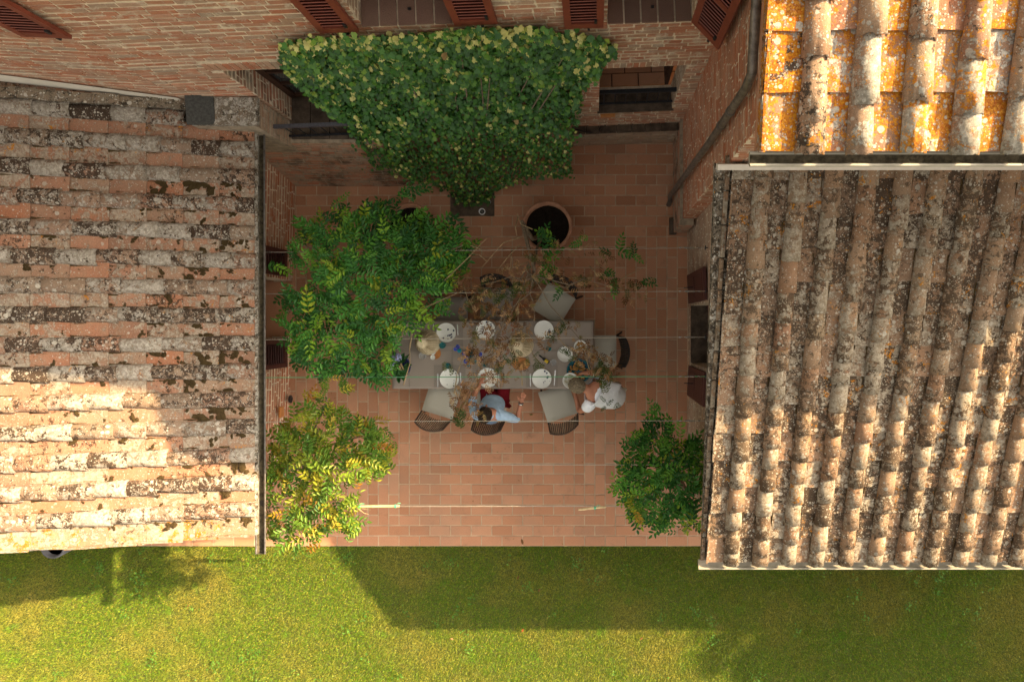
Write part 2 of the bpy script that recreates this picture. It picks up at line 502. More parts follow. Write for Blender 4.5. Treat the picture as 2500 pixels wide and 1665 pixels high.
# ------------------------------------------------------------------ ground
LAWN_Z = -0.035
YEDGE = P(0, 1333, 0).y
mb = MB(); S = 200
mb.add([(-S, -S, LAWN_Z), (S, -S, LAWN_Z), (S, S, LAWN_Z), (-S, S, LAWN_Z)], [(0, 1, 2, 3)])
lawn = props(obj("lawn", mb.mesh("lawn", M_TURF)), "mown lawn along the front of the courtyard paving", "lawn", kind="structure")

def grass(n):
    x = RNG.uniform(-9.2, 6.6, n); y = RNG.uniform(-5.75, YEDGE - .01, n)
    a = RNG.uniform(0, 2 * np.pi, n); lean = RNG.uniform(.1, .9, n)
    h = RNG.uniform(.015, .042, n) * np.where(y > YEDGE - .04, 1.35, 1.0); w = RNG.uniform(.0028, .0055, n)
    dx, dy = np.cos(a), np.sin(a)
    v = np.zeros((n, 3, 3))
    v[:, 0] = np.c_[x - dy * w, y + dx * w, np.full(n, LAWN_Z)]
    v[:, 1] = np.c_[x + dy * w, y - dx * w, np.full(n, LAWN_Z)]
    v[:, 2] = np.c_[x + dx * h * lean, np.minimum(y + dy * h * lean, YEDGE + .035), LAWN_Z + h * (1 - .5 * lean)]
    return big_mesh("lawn_grass", v.reshape(-1, 3), np.arange(n * 3), 3, M_GRASS, np.repeat(RNG.uniform(0, 1, n), 3))
props(obj("lawn_grass", grass(420000)), "short yellowing mown grass of the lawn", "grass", kind="stuff")

def weeds(n_clump):
    V = []; R = []
    for c in range(n_clump):
        cx, cy = random.uniform(-8.8, 6), random.uniform(-5.5, YEDGE - .05)
        if random.random() < .4: cy = random.uniform(-3.9, YEDGE - .05)
        for k in range(random.randint(6, 22)):
            x, y = cx + random.gauss(0, .05), min(cy + random.gauss(0, .05), YEDGE - .02)
            z = LAWN_Z + random.uniform(.035, .07); a = random.uniform(0, 6.28); r0 = random.uniform(.008, .02); rv = random.random()
            dx, dy = math.cos(a) * r0, math.sin(a) * r0
            V += [(x - dx, y - dy, z - .004), (x + dy * .6, y - dx * .6, z + random.uniform(-.004, .006)), (x + dx, y + dy, z), (x - dy * .6, y + dx * .6, z + random.uniform(-.004, .006))]
            R += [rv] * 4
    return big_mesh("clover", V, np.arange(len(V)), 4, leaf_mat("clover_leaf", [(0, (.05, .17, .02)), (.6, (.10, .26, .03)), (1, (.18, .32, .05))], .25), R)
props(obj("clover", weeds(85)), "scattered bright green clover and weeds in the lawn", "weeds", kind="stuff")

# courtyard paving: grout bed plus single tiles
mb = MB()
XL0, XR0 = -9.5, 1.85
mb.box(((XL0 + XR0) / 2, (YEDGE + 3.0) / 2, -.06), ((XR0 - XL0) / 2, (3.0 - YEDGE) / 2, .054))
paving = props(obj("courtyard_paving", mb.mesh("paving", M_GROUT)), "terracotta tile paving of the sunken courtyard terrace", "paving", kind="structure")
CELL = 0.151
def is_h(px, py):
    if py < 590 or py > 1285: return True
    if px > 1520 and py > 1180: return True
    dx = abs(px - 1215)
    if py > 860: return dx < 115 + (py - 1040) * .63
    return dx < 290 - (py - 600) * .8
def paving_tiles():
    nx = int((1.83 + 9.5) / CELL); ny = int((2.95 - YEDGE) / CELL)
    used = set(); tiles = []
    def cell_px(i, j):
        x = -9.5 + (i + .5) * CELL; y = YEDGE + (j + .5) * CELL
        return VX + x * F / H, VY - y * F / H
    for j in range(ny):
        for i in range(nx):
            if (i, j) in used: continue
            hh = is_h(*cell_px(i, j))
            if hh and (i + j) % 2 == 0 and (i + 1, j) not in used and i + 1 < nx and is_h(*cell_px(i + 1, j)):
                tiles.append((i, j, 2, 1)); used |= {(i, j), (i + 1, j)}
            elif not hh and (i + j) % 2 == 0 and (i, j + 1) not in used and j + 1 < ny and not is_h(*cell_px(i, j + 1)):
                tiles.append((i, j, 1, 2)); used |= {(i, j), (i, j + 1)}
    for j in range(ny):
        for i in range(nx):
            if (i, j) not in used: tiles.append((i, j, 1, 1))
    return tiles
def tile_box_mesh(name, w, h):
    g = .0045
    b = MB()
    hw, hh = w / 2 - g, h / 2 - g
    e = .004
    b.add([(-hw, -hh, -.02), (hw, -hh, -.02), (hw, hh, -.02), (-hw, hh, -.02),
           (-hw + e, -hh + e, 0), (hw - e, -hh + e, 0), (hw - e, hh - e, 0), (-hw + e, hh - e, 0)],
          [(4, 5, 6, 7), (0, 1, 5, 4), (1, 2, 6, 5), (2, 3, 7, 6), (3, 0, 4, 7)])
    return b.mesh(name, M_COTTO)
PT = {(2, 1): tile_box_mesh("paving_tile", 2 * CELL, CELL), (1, 2): tile_box_mesh("paving_tile", CELL, 2 * CELL), (1, 1): tile_box_mesh("paving_tile", CELL, CELL)}
W1_POLY = [(735,560),(790,520),(870,535),(905,500),(930,485),(960,525),(1060,530),(1115,545),(1130,580),(1155,600),(1150,640),(1115,690),(1100,730),
           (1060,770),(1030,800),(985,790),(960,840),(955,900),(930,935),(880,915),(830,910),(770,905),(715,880),(705,800),(690,770),(680,730),(690,700),(740,720),(770,690),(745,670),(720,650),(705,610)]
W2_POLY = [(730,1000),(770,960),(800,985),(840,1000),(900,1020),(925,1015),(950,1050),(945,1080),(965,1110),(930,1150),(900,1180),
           (860,1190),(865,1250),(870,1300),(840,1310),(800,1290),(770,1330),(750,1355),(720,1340),(655,1310),(655,1200),(640,1160),(650,1080),(690,1040)]
W3_POLY = [(1600,1010),(1650,1030),(1690,1080),(1720,1090),(1722,1290),(1690,1290),(1640,1300),(1590,1280),(1545,1280),(1520,1220),(1500,1185),(1520,1160),(1520,1100),(1560,1060)]
def tile_score(t):
    i, j, w, h = t
    x = -9.5 + (i + w / 2) * CELL; y = YEDGE + (j + h / 2) * CELL
    px, py = VX + x * F / H, VY - y * F / H
    if px < 715 or px > 1690 or py < 345: return 0
    if px < 1400 and py < 430: return 0
    if in_poly(px, py, W1_POLY) or in_poly(px, py, W2_POLY) or in_poly(px, py, W3_POLY): return 0
    if 960 < px < 1445 and 785 < py < 945: return 0
    s = w * h
    if py > 960: s += .6
    if px > 1390: s += .5
    return s + random.random() * .3
tl = sorted(paving_tiles(), key=tile_score, reverse=True)
tv = []; tf = []; tr_ = []
for k, (i, j, w, h) in enumerate(tl):
    x = -9.5 + (i + w / 2) * CELL; y = YEDGE + (j + h / 2) * CELL
    if -2.87 < x + 0.5 < -.9 and False: pass
    z = random.uniform(-.003, .0015)
    if k < 300:
        obj("paving_tile", PT[(w, h)], paving, Matrix.Translation((x + random.uniform(-.001, .001), y, z)) @ Euler((random.uniform(-.010, .010), random.uniform(-.010, .010), random.uniform(-.008, .008))).to_matrix().to_4x4())
    else:
        me = PT[(w, h)]; b = len(tv)
        for v in me.vertices: tv.append((v.co.x + x, v.co.y + y, v.co.z + z))
        for p in me.polygons: tf += [q + b for q in p.vertices]
        tr_ += [random.random()] * len(me.vertices)
props(obj("paving_tiles", big_mesh("paving_tiles", tv, tf, 4, M_COTTO, tr_), paving), kind="stuff")

# ------------------------------------------------------------------ brick walls
def brick_mesh(seed, mat):
    r = random.Random(seed)
    b = MB()
    j = lambda a: r.uniform(-a, a)
    lo = [(-.5 + j(.02), -.5 + j(.06), 0), (.5 + j(.02), -.5 + j(.06), 0), (.5 + j(.02), .5 + j(.06), 0), (-.5 + j(.02), .5 + j(.06), 0)]
    hi = [(x * .96 + j(.015), y * .88 + j(.03), 1 + j(.25)) for x, y, _ in lo]
    b.add(lo + hi, [(4, 5, 6, 7), (0, 1, 5, 4), (1, 2, 6, 5), (2, 3, 7, 6), (3, 0, 4, 7)])
    return b.mesh("brick", mat)
BRICK_V = {}
def brick_variants(mat):
    if mat.name not in BRICK_V: BRICK_V[mat.name] = [brick_mesh(100 + k, mat) for k in range(8)]
    return BRICK_V[mat.name]

def lay_bricks(W, Hh, holes, course=.076, joint=.02, length=.235, soldier=()):
    """brick rectangles (cx, cy, w, h) in the wall's own u,v metres"""
    out = []
    nrow = int(Hh / course)
    for r in range(nrow):
        v0 = r * course + joint / 2
        u = -random.uniform(0, length)
        while u < W:
            L = length * random.choice((.5, .8, .9, 1.0, 1.0, 1.05, 1.1))
            a, b = max(u + joint * .35, 0), min(u + L - joint * .35, W)
            segs = [(a, b)]
            vm = v0 + (course - joint) / 2
            for (h0, h1, k0, k1) in list(holes) + list(soldier):
                if k0 - .03 < vm < k1 + .03:
                    ns = []
                    for (p, q) in segs:
                        if q <= h0 or p >= h1: ns.append((p, q))
                        else:
                            if p < h0: ns.append((p, h0))
                            if q > h1: ns.append((h1, q))
                    segs = ns
            for (p, q) in segs:
                if q - p > .03:
                    out.append(((p + q) / 2, vm + random.uniform(-.004, .004) + .010 * math.sin((p + q) * 1.7 + r), q - p, (course - joint) * random.uniform(.86, 1.06), random.uniform(-.012, .012)))
            u += L
    for (h0, h1, k0, k1) in soldier:
        n = max(1, int((h1 - h0) / .068))
        w = (h1 - h0) / n
        for i in range(n):
            out.append((h0 + (i + .5) * w, (k0 + k1) / 2 + random.uniform(-.006, .006), w * .84, (k1 - k0) * .97, random.uniform(-.02, .02)))
    return out

def brick_face(parent, o, u, v, W, Hh, mat, holes=(), soldier=(), n_obj=0, pick=None, depth=.011, course=.076, length=.235, joint=.02):
    """bricks standing proud of a mortar face; the n_obj best by pick() are single objects, the rest one stuff part"""
    o = Vector(o); u = Vector(u).normalized(); v = Vector(v).normalized(); n = u.cross(v)
    rects = lay_bricks(W, Hh, holes, course, joint, length, soldier)
    vars_ = brick_variants(mat)
    M0 = frame(o, u, v, n)
    if n_obj:
        rects.sort(key=lambda q: pick(o + u * q[0] + v * q[1]) * (q[2] > .1), reverse=True)
    V = []; Fc = []; R = []
    for k, (cu, cv, w, h, rot) in enumerate(rects):
        M = M0 @ Matrix.Translation((cu, cv, -.003)) @ Matrix.Rotation(rot, 4, 'Z') @ Matrix.Diagonal((w, h, depth * random.uniform(.7, 1.3), 1))
        me = random.choice(vars_)
        if k < n_obj:
            obj("brick", me, parent, M)
        else:
            b = len(V)
            V += [tuple(M @ q.co) for q in me.vertices]
            for p in me.polygons: Fc += [q + b for q in p.vertices]
            R += [random.random()] * len(me.vertices)
    if V:
        props(obj("brickwork", big_mesh("brickwork", V, Fc, 4, mat, R), parent), kind="stuff")

def wall_face(mb, o, u, v, W, Hh, holes, depth_dir, depth):
    """flat mortar face with rectangular openings and their reveals"""
    o = Vector(o); u = Vector(u).normalized(); v = Vector(v).normalized(); dd = Vector(depth_dir)
    us = sorted({0, W, *[h for q in holes for h in q[:2]]}); vs2 = sorted({0, Hh, *[h for q in holes for h in q[2:]]})
    for a, b in zip(us, us[1:]):
        for c, d in zip(vs2, vs2[1:]):
            if any(q[0] <= (a + b) / 2 <= q[1] and q[2] <= (c + d) / 2 <= q[3] for q in holes): continue
            mb.add([o + u * a + v * c, o + u * b + v * c, o + u * b + v * d, o + u * a + v * d], [(0, 1, 2, 3)])
    for (a, b, c, d) in holes:
        p = [o + u * a + v * c, o + u * b + v * c, o + u * b + v * d, o + u * a + v * d]
        q = [x + dd * depth for x in p]
        mb.add(p + q, [(0, 4, 5, 1), (1, 5, 6, 2), (2, 6, 7, 3), (3, 7, 4, 0)])

Z3 = Vector((0, 0, 1))

# ================================================================== MAIN HOUSE
house = empty("main_house", (-1.5, 2.65, 0), "tall old brick farmhouse with red-brown shutters behind the ivy", "house")
A0 = Vector((-4.62, 2.545, 0)); A1 = Vector((1.30, 2.775, 0))
UA = (A1 - A0).normalized(); NA = Vector((UA.y, -UA.x, 0)); LA = (A1 - A0).length
HT = 6.9
def on_wall(px, py, off=0.0):
    """point of the back wall seen at a pixel"""
    dirv = P(px, py, 0) - Vector((0, 0, H))
    n = NA; q = A0 + NA * off
    t = (q - Vector((0, 0, H))).dot(n) / dirv.dot(n)
    return Vector((0, 0, H)) + dirv * t
def su(pt): return (pt - A0).dot(UA)
def hole(pl, pr, z0, z1):
    return (su(pl), su(pr), z0, z1)
DZ0, DZ1 = 1.45, 3.08
sD = su(Vector((-3.77, 2.57, 0)))
door_hole = (sD, sD + 1.0, DZ0, DZ1)
rb0, rb1 = on_wall(1462, 272), on_wall(1640, 266)
rt0 = on_wall(1470, 168)
rdoor = (su(rb0), su(rb1), rb0.z, rt0.z)
w1a, w1b = on_wall(882, 58), on_wall(1105, 48)
win1 = (su(w1a), su(w1b), w1a.z, w1a.z + 1.25)
w2a, w2b = on_wall(1482, 52), on_wall(1690, 40)
win2 = (su(w2a), su(w2b), w2a.z, w2a.z + 1.25)
holes = [door_hole, rdoor, win1, win2]
mb = MB()
wall_face(mb, A0, UA, Z3, LA, HT, holes, -NA, .30)
mb.add([A0 + Z3 * HT, A1 + Z3 * HT, A1 + Z3 * HT - NA * 8, A0 + Z3 * HT - NA * 8], [(0, 1, 2, 3)])
wall = obj("wall", mb.mesh("wall", M_MORTAR), house)
sold = [(door_hole[0] - .12, door_hole[1] + .12, DZ1, DZ1 + .20), (rdoor[0] - .06, rdoor[1] + .10, rdoor[3], rdoor[3] + .13)]
def pickA(p):
    px = VX + p.x * F / (H - p.z); py = VY - p.y * F / (H - p.z)
    if not (0 < py < 345 and 640 < px < 1800): return 0
    if 690 < px < 1400 and py > 95: return 0
    return p.z
brick_face(wall, A0, UA, Z3, LA, 4.9, M_BRICK, holes, sold, 165, pickA)
# left stretch of the facade, bending back behind the single-storey wing
B1 = A0; UB = Vector((1, -.045, 0)).normalized(); B0 = B1 - UB * 4.5
mb = MB(); wall_face(mb, B0, UB, Z3, 4.5, HT, [], (0, 1, 0), .3)
wallB = obj("wall", mb.mesh("wall", M_MORTAR), house)
def pickB(p):
    px = VX + p.x * F / (H - p.z); py = VY - p.y * F / (H - p.z)
    if not (-30 < px < 660 and 0 < py < 235): return 0
    return p.z
brick_face(wallB, B0, UB, Z3, 4.5, 4.9, M_BRICK, (), (), 135, pickB)
# reveals in brick
for (a, zz0, zz1, side) in ((door_hole[0], DZ0, DZ1, 1), (rdoor[1], rdoor[2], rdoor[3], -1), (win1[0], win1[2], win1[3], 1), (win2[1], win2[2], win2[3], -1)):
    p = A0 + UA * a + Z3 * zz0
    if side > 0: brick_face(wall, p, -NA * -1 if False else NA * -1, Z3, .30, zz1 - zz0, M_BRICK_P if zz0 > 2 else M_BRICK_S, depth=.006)
    else: brick_face(wall, p - NA * .30, NA, Z3, .30, zz1 - zz0, M_BRICK_P, depth=.006)
# sloping base of the facade, left of the ivy, and the pier at the door
sc0 = P(700, 455, 0) + Vector((-.25, 0, 0)); SCW = 2.1
vb = Vector((0, .25, 1.45)); SH = vb.length
mb = MB()
q = [sc0, sc0 + Vector((SCW, 0, 0)), sc0 + Vector((SCW, 0, 0)) + vb, sc0 + vb]
bk = [Vector((p.x, 2.62, p.z)) for p in q]
mb.add(q + bk, [(0, 1, 2, 3), (3, 2, 6, 7), (1, 5, 6, 2), (0, 3, 7, 4)])
base = obj("wall_base", mb.mesh("wall_base", M_MORTAR_D), house)
brick_face(base, sc0 + Vector((0, -.001, 0)), (1, 0, 0), vb, SCW, SH, M_BRICK_S, course=.07, depth=.009)
mb = MB(); x0, x1 = -4.5, -3.80
py0 = sc0.y + .2
mb.box(((x0 + x1) / 2, (py0 + 2.55) / 2, 1.16), ((x1 - x0) / 2, (2.55 - py0) / 2, 1.16))
pier = obj("pier", mb.mesh("pier", M_MORTAR_D), house)
brick_face(pier, (x1, py0, 1.45), (0, 1, 0), Z3, 2.55 - py0, .87, M_BRICK_P, depth=.007)
mb = MB(); mb.box(((x0 + x1) / 2 + .02, (py0 + 2.55) / 2, 2.345), ((x1 - x0) / 2 + .02, (2.55 - py0) / 2, .025))
obj("cap_stone", mb.mesh("cap_stone", M_MOSSMORTAR), house)
# door threshold slab of damp stones
mb = MB()
nst = 5
for i in range(nst):
    mb.box((-3.78 + (i + .5) * .24, 2.60, DZ0 + .012), (.114, .27, .016))
obj("threshold", mb.mesh("threshold", M_STONE_D), house)
# glazed door at the back of the left opening
def glazed_door(hl, back, name, parent, mat):
    a, b, z0, z1 = hl
    Mw = frame(A0 - NA * back, UA, Z3, NA)
    m2 = MB()
    for (u0, u1, v0, v1) in ((a, a + .09, z0, z1), (b - .09, b, z0, z1), (a, b, z0, z0 + .13), (a, b, z1 - .09, z1), ((a + b) / 2 - .05, (a + b) / 2 + .05, z0, z1)):
        m2.box(((u0 + u1) / 2, (v0 + v1) / 2, 0), ((u1 - u0) / 2, (v1 - v0) / 2, .03), Mw)
    d = obj(name, m2.mesh(name, mat), parent)
    m3 = MB()
    for k in range(1, 4):
        zc = z0 + .13 + (z1 - z0 - .2) * k / 4
        m3.box(((a + b) / 2, zc, 0), ((b - a) / 2 - .08, .022, .026), Mw)
    obj("glazing_bar", m3.mesh("glazing_bar", mat), d)
    m4 = MB(); m4.box(((a + b) / 2, (z0 + z1) / 2, -.01), ((b - a) / 2 - .02, (z1 - z0) / 2 - .02, .004), Mw)
    obj("pane", m4.mesh("pane", M_GLASS), d)
glazed_door(door_hole, .29, "door", house, M_WOOD_D)
# right opening: open leaf, room floor with tiles, dim back
rl = MB(); Mw = frame(A0 + UA * rdoor[1] - NA * .30, (-NA).normalized(), Z3, UA)
rl.box((.25, (rdoor[2] + rdoor[3]) / 2, -.06), (.25, (rdoor[3] - rdoor[2]) / 2 - .01, .022), Mw)
for k in range(3): rl.box((.25, rdoor[2] + .25 + k * .42, -.085), (.17, .15, .006), Mw)
obj("door_leaf", rl.mesh("door_leaf", M_WOOD_D), house)
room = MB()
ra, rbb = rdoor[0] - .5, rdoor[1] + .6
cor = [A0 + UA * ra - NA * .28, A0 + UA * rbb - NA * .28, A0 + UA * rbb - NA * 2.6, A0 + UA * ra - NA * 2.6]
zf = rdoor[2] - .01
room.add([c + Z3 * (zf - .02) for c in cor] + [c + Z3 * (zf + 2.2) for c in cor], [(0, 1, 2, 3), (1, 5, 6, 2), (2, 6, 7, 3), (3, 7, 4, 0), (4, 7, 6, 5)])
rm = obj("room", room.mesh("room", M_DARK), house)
Mfl = frame(A0 + UA * ra - NA * .3 + Z3 * zf, UA, -NA, Z3)
ft = tile_box_mesh("floor_tile", .34, .17)
for j in range(7):
    for i in range(6):
        obj("floor_tile", ft, rm, Mfl @ Matrix.Translation((.17 + i * .34 + (.17 if j % 2 else 0), .09 + j * .17, 0)))
def railing(a, b, z0, z1, off, nb, parent, mat, mat2):
    Mw = frame(A0 + NA * off, UA, Z3, NA)
    m2 = MB(); m2.box(((a + b) / 2, z1, 0), ((b - a) / 2, .018, .022), Mw)
    r = obj("railing", m2.mesh("railing", mat), parent)
    m2 = MB(); m2.box(((a + b) / 2, z0, 0), ((b - a) / 2, .010, .012), Mw)
    obj("bottom_rail", m2.mesh("bottom_rail", mat2), r)
    for i in range(nb):
        u = a + (b - a) * (i + .5) / nb
        m2 = MB(); m2.tube([Mw @ Vector((u, z0, 0)), Mw @ Vector((u, z1, 0))], .007, 5)
        obj("baluster", m2.mesh("baluster", mat2), r)
railing(sD - .28, sD + 1.1, DZ0 + .05, DZ0 + .45, .22, 10, house, M_RAIL, M_IRON)
railing(rdoor[0], rdoor[1], rdoor[2] + .10, rdoor[2] + .52, -.06, 7, house, M_IRON, M_IRON)
mb = MB(); Mw = frame(A0, UA, Z3, NA)
mb.box(((rdoor[0] + rdoor[1]) / 2, rdoor[2] + .006, -.10), ((rdoor[1] - rdoor[0]) / 2 + .02, .012, .13), Mw)
obj("threshold", mb.mesh("threshold", M_STONE_D), house)
# base of the wall below the right opening: stepped ledge of damp stones
lz = on_wall(1530, 303).z
mb = MB()
s_a, s_b = su(on_wall(1395, 300)), LA
k = 0; s = s_a
while s < s_b - .05:
    w = min(random.uniform(.17, .26), s_b - s)
    mb.box((s + w / 2, lz - .03, .05), (w / 2 - .004, .03, .055), Mw); s += w
obj("ledge", mb.mesh("ledge", M_STONE_D), house)
mb = MB(); mb.box(((s_a + s_b) / 2, (lz - .062) / 2, .045), ((s_b - s_a) / 2, (lz - .062) / 2, .04), Mw)
pl = obj("wall_base", mb.mesh("wall_base", M_MORTAR_D), house)
brick_face(pl, A0 + UA * s_a + NA * .086, UA, Z3, s_b - s_a, lz - .065, M_BRICK_P, depth=.008)
# sills
for wn_, (a, b, z0, z1) in (("sill", win1), ("sill", win2)):
    mb = MB(); mb.box(((a + b) / 2, z0 - .012, -.13), ((b - a) / 2 - .002, .010, .155), Mw)
    sill = obj("window_sill", mb.mesh("window_sill", M_MORTAR), house)
    n = 5; w = (b - a) / n
    for i in range(n):
        mb = MB(); mb.box((a + (i + .5) * w, z0 + .003, -.125), (w / 2 - .008, .011, .155), Mw)
        obj("sill_tile", mb.mesh("sill_tile", brick_mat("sill_cotto_%d" % i, [(0, (.22, .125, .09)), (1, (.15, .09, .07))], .7, stain=.35) if wn_ and not bpy.data.materials.get("sill_cotto_%d" % i) else bpy.data.materials["sill_cotto_%d" % i]), sill)
    mb = MB(); mb.box(((a + b) / 2 + .03, z0 + .02, -.10), (.013, .012, .010), Mw); obj("shutter_catch", mb.mesh("shutter_catch", M_BLACK), sill)
    mb = MB()
    for (u0, u1, v0, v1) in ((a, a + .06, z0, z1), (b - .06, b, z0, z1), (a, b, z0 + .01, z0 + .08), ((a + b) / 2 - .04, (a + b) / 2 + .04, z0, z1)):
        mb.box(((u0 + u1) / 2, (v0 + v1) / 2, -.285), ((u1 - u0) / 2, (v1 - v0) / 2, .022), Mw)
    wf = obj("window", mb.mesh("window", M_SHUTTER), house)
    mb = MB(); mb.box(((a + b) / 2, (z0 + z1) / 2, -.297), ((b - a) / 2, (z1 - z0) / 2, .003), Mw); obj("pane", mb.mesh("pane", M_GLASS), wf)

def shutter(parent, hinge, wdir, w, h, mat, slats=True, thick=.035, n=20, holder=None):
    """louvred leaf: hinge = lower hinge corner, wdir = horizontal direction of its width, z up"""
    wdir = Vector(wdir).normalized()
    nrm = wdir.cross(Z3)
    M = frame(Vector(hinge), wdir, Z3, nrm)
    fr = .062
    m2 = MB()
    m2.box((fr / 2, h / 2, 0), (fr / 2, h / 2, thick / 2), M); m2.box((w - fr / 2, h / 2, 0), (fr / 2, h / 2, thick / 2), M)
    for zc, hh in ((fr * .7, fr * .7), (h - fr * .7, fr * .7), (h * .52, fr * .55)):
        m2.box((w / 2, zc, 0), (w / 2 - fr, hh, thick / 2 - .002), M)
    s_ = obj("shutter", m2.mesh("shutter", mat), parent)
    for k in range(n):
        zc = fr * 1.6 + (h - fr * 3.2) * (k + .5) / n
        if abs(zc - h * .52) < fr * .6: continue
        ang = .75
        m3 = MB(); ms = M @ Matrix.Translation((w / 2, zc, 0)) @ Matrix.Rotation(-ang, 4, 'X')
        m3.box((0, 0, 0), (w / 2 - fr, .004, .022), ms)
        obj("slat", m3.mesh("slat", mat), s_)
    m3 = MB(); m3.box((w / 2, h / 2, -thick * .42), (w / 2 - fr, h / 2 - fr, .002), M)
    obj("back_panel", m3.mesh("back_panel", M_SHUTTER_D), s_)
    m3 = MB(); m3.box((w * .80, fr * 2.4, thick * .7), (.012, .028, .010), M)
    obj("latch", m3.mesh("latch", M_BLACK), s_)
    if holder:
        m3 = MB(); m3.box((w * .62, -.04, -.01), (.011, .045, .012), M)
        obj("stay", m3.mesh("stay", M_IRON), s_)
    return s_
# flat open leaves beside the windows; hinges sit at the window edges
OFF = .045
for (pl_, pr_) in (((53, 86), (153, 79)), ((781, 77), (877, 76)), ((1111, 62), (1214, 53)), ((1378, 65), (1473, 67))):
    if pl_[0] < 600:
        a = on_wall(*pl_); b = on_wall(*pr_)
        # wall B plane
        def onB(px, py, off=OFF):
            dv = P(px, py, 0) - Vector((0, 0, H)); nb = Vector((UB.y, -UB.x, 0)); qq = B0 + nb * off
            return Vector((0, 0, H)) + dv * ((qq - Vector((0, 0, H))).dot(nb) / dv.dot(nb))
        a = onB(*pl_); b = onB(*pr_)
        shutter(house, a, UB, (b - a).dot(UB), 1.25, M_SHUTTER, holder=True)
    else:
        a = on_wall(*pl_, OFF); b = on_wall(*pr_, OFF)
        shutter(house, Vector((a.x, a.y, (a.z + b.z) / 2)), UA, (b - a).dot(UA), 1.25, M_SHUTTER, holder=True)
a = on_wall(1691, 52, .03)
b = P(1756, 120, a.z)
shutter(house, a, b - a, (b - a).length, 1.25, M_SHUTTER, holder=True)
# little vents, hole, cable
def wall_block(name, px0, py0, px1, py1, mat, off=.012, th=.008, parent=house):
    a = on_wall(px0, py1, off); b = on_wall(px1, py0, off)
    m2 = MB(); m2.box(((su(a) + su(b)) / 2, (a.z + b.z) / 2, off), (abs(su(b) - su(a)) / 2, abs(b.z - a.z) / 2, th), Mw)
    return obj(name, m2.mesh(name, mat), parent)
wall_block("vent", 1466, 279, 1502, 287, M_WOODB)
mb = MB(); mb.tube([on_wall(1398, 314, .10), on_wall(1425, 322, .10), on_wall(1455, 326, .10), on_wall(1464, 325, .10), on_wall(1465, 314, .09)], .009, 6)
obj("cable", mb.mesh("cable", M_BLACK), house)
# roof slab of the house (above the frame)
mb = MB()
e0 = B0 + NA * .25 + Z3 * HT; e1 = A1 + NA * .25 + Z3 * HT + UA * 1.4  # right end stretched past the wall, unseen, to shade the left roof
mb.add([e0, e1, e1 - NA * 4.5 + Z3 * 1.1, e0 - NA * 4.5 + Z3 * 1.1, e0 + Z3 * .12, e1 + Z3 * .12, e1 - NA * 4.5 + Z3 * 1.22, e0 - NA * 4.5 + Z3 * 1.22],
       [(3, 2, 1, 0), (4, 5, 6, 7), (0, 1, 5, 4), (1, 2, 6, 5), (2, 3, 7, 6), (3, 0, 4, 7)])
obj("roof", mb.mesh("roof", M_TILE_R), house)

# ================================================================== roof tiles
def cover_mesh(seed, L, r0, r1, mat, n=8, arch=.76):
    """half-round cover tile: x across, y up the slope, lower (wide) end at y=0"""
    r = random.Random(seed)
    b = MB(); rows = 3
    vs_ = []; fs_ = []
    asym = r.uniform(-.006, .006)
    for i in range(rows):
        f = i / (rows - 1); R = r0 + (r1 - r0) * f
        for j in range(n + 1):
            a = math.pi * j / n
            k = 1 + r.uniform(-.02, .02)
            vs_.append((math.cos(a) * R * k + asym * f, L * f + (r.uniform(-.008, .008) if i == 0 else 0), math.sin(a) * R * arch * k + r.uniform(-.002, .002)))
    m = n + 1
    for i in range(rows - 1):
        for j in range(n): fs_.append((i * m + j, i * m + j + 1, (i + 1) * m + j + 1, (i + 1) * m + j)[::-1])
    b0 = len(vs_)
    for j in range(n + 1):
        x, y, z = vs_[j]; vs_.append((x * .83, y + .004, z * .80 - .004))
    for j in range(n): fs_.append((j, b0 + j, b0 + j + 1, j + 1)[::-1])
    b.add(vs_, fs_)
    return b.mesh("cover_tile", mat, True)
def chan_mesh(seed, L, w, mat):
    r = random.Random(seed)
    prof = [(-.5 * w, .034), (-.44 * w, .036), (-.40 * w, .004), (.40 * w, .004), (.44 * w, .036), (.5 * w, .034)]
    vs_ = []; fs_ = []
    tw = r.uniform(-.008, .008)
    for i, f in enumerate((0, 1)):
        for (x, z) in prof: vs_.append((x * (1 - .05 * f), L * f + (tw * x / w * 2 if i == 0 else 0), z + r.uniform(-.002, .002)))
    for j in range(5): fs_.append((j, j + 1, 7 + j, 6 + j))
    for (x, z) in prof: vs_.append((x, .003 + tw * x / w * 2, z - .022))
    for j in range(5): fs_.append((12 + j, 13 + j, j + 1, j))
    b = MB(); b.add(vs_, fs_)
    return b.mesh("channel_tile", mat)

def tile_roof(roof, M, covers, channels, length, cov, ch, cmeshes, hmeshes, pan_z=.030, cov_z=.040, cut=None, vstart=0.0, cov_tilt=-.058):
    """covers / channels: u positions; cov / ch: exposed lengths"""
    def lay(us, expo, meshes, name, zb, jit, stagger):
        for u in us:
            v = vstart - (random.uniform(0, expo * .6) if stagger else 0)
            k = 0
            drift = random.uniform(-.006, .006)
            while v < length:
                e = expo * (random.uniform(.82, 1.18) if stagger else random.uniform(.985, 1.015))
                v0 = max(v, vstart - (.02 if stagger else 0))
                uu = u + drift * math.sin(v * 1.3) + random.uniform(-jit, jit)
                if cut is None or cut(uu, v0):
                    Mt = M @ Matrix.Translation((uu, v0, zb)) @ Euler((cov_tilt + random.uniform(-.015, .015), random.uniform(-.05, .05), random.uniform(-.022, .022))).to_matrix().to_4x4()
                    Mt = Mt @ Matrix.Diagonal((random.uniform(.94, 1.06), 1, random.uniform(.9, 1.1), 1))
                    obj(name, random.choice(meshes), roof, Mt)
                v += e; k += 1
    lay(channels, ch, hmeshes, "channel_tile", pan_z, .005, False)
    lay(covers, cov, cmeshes, "cover_tile", cov_z, .008, True)

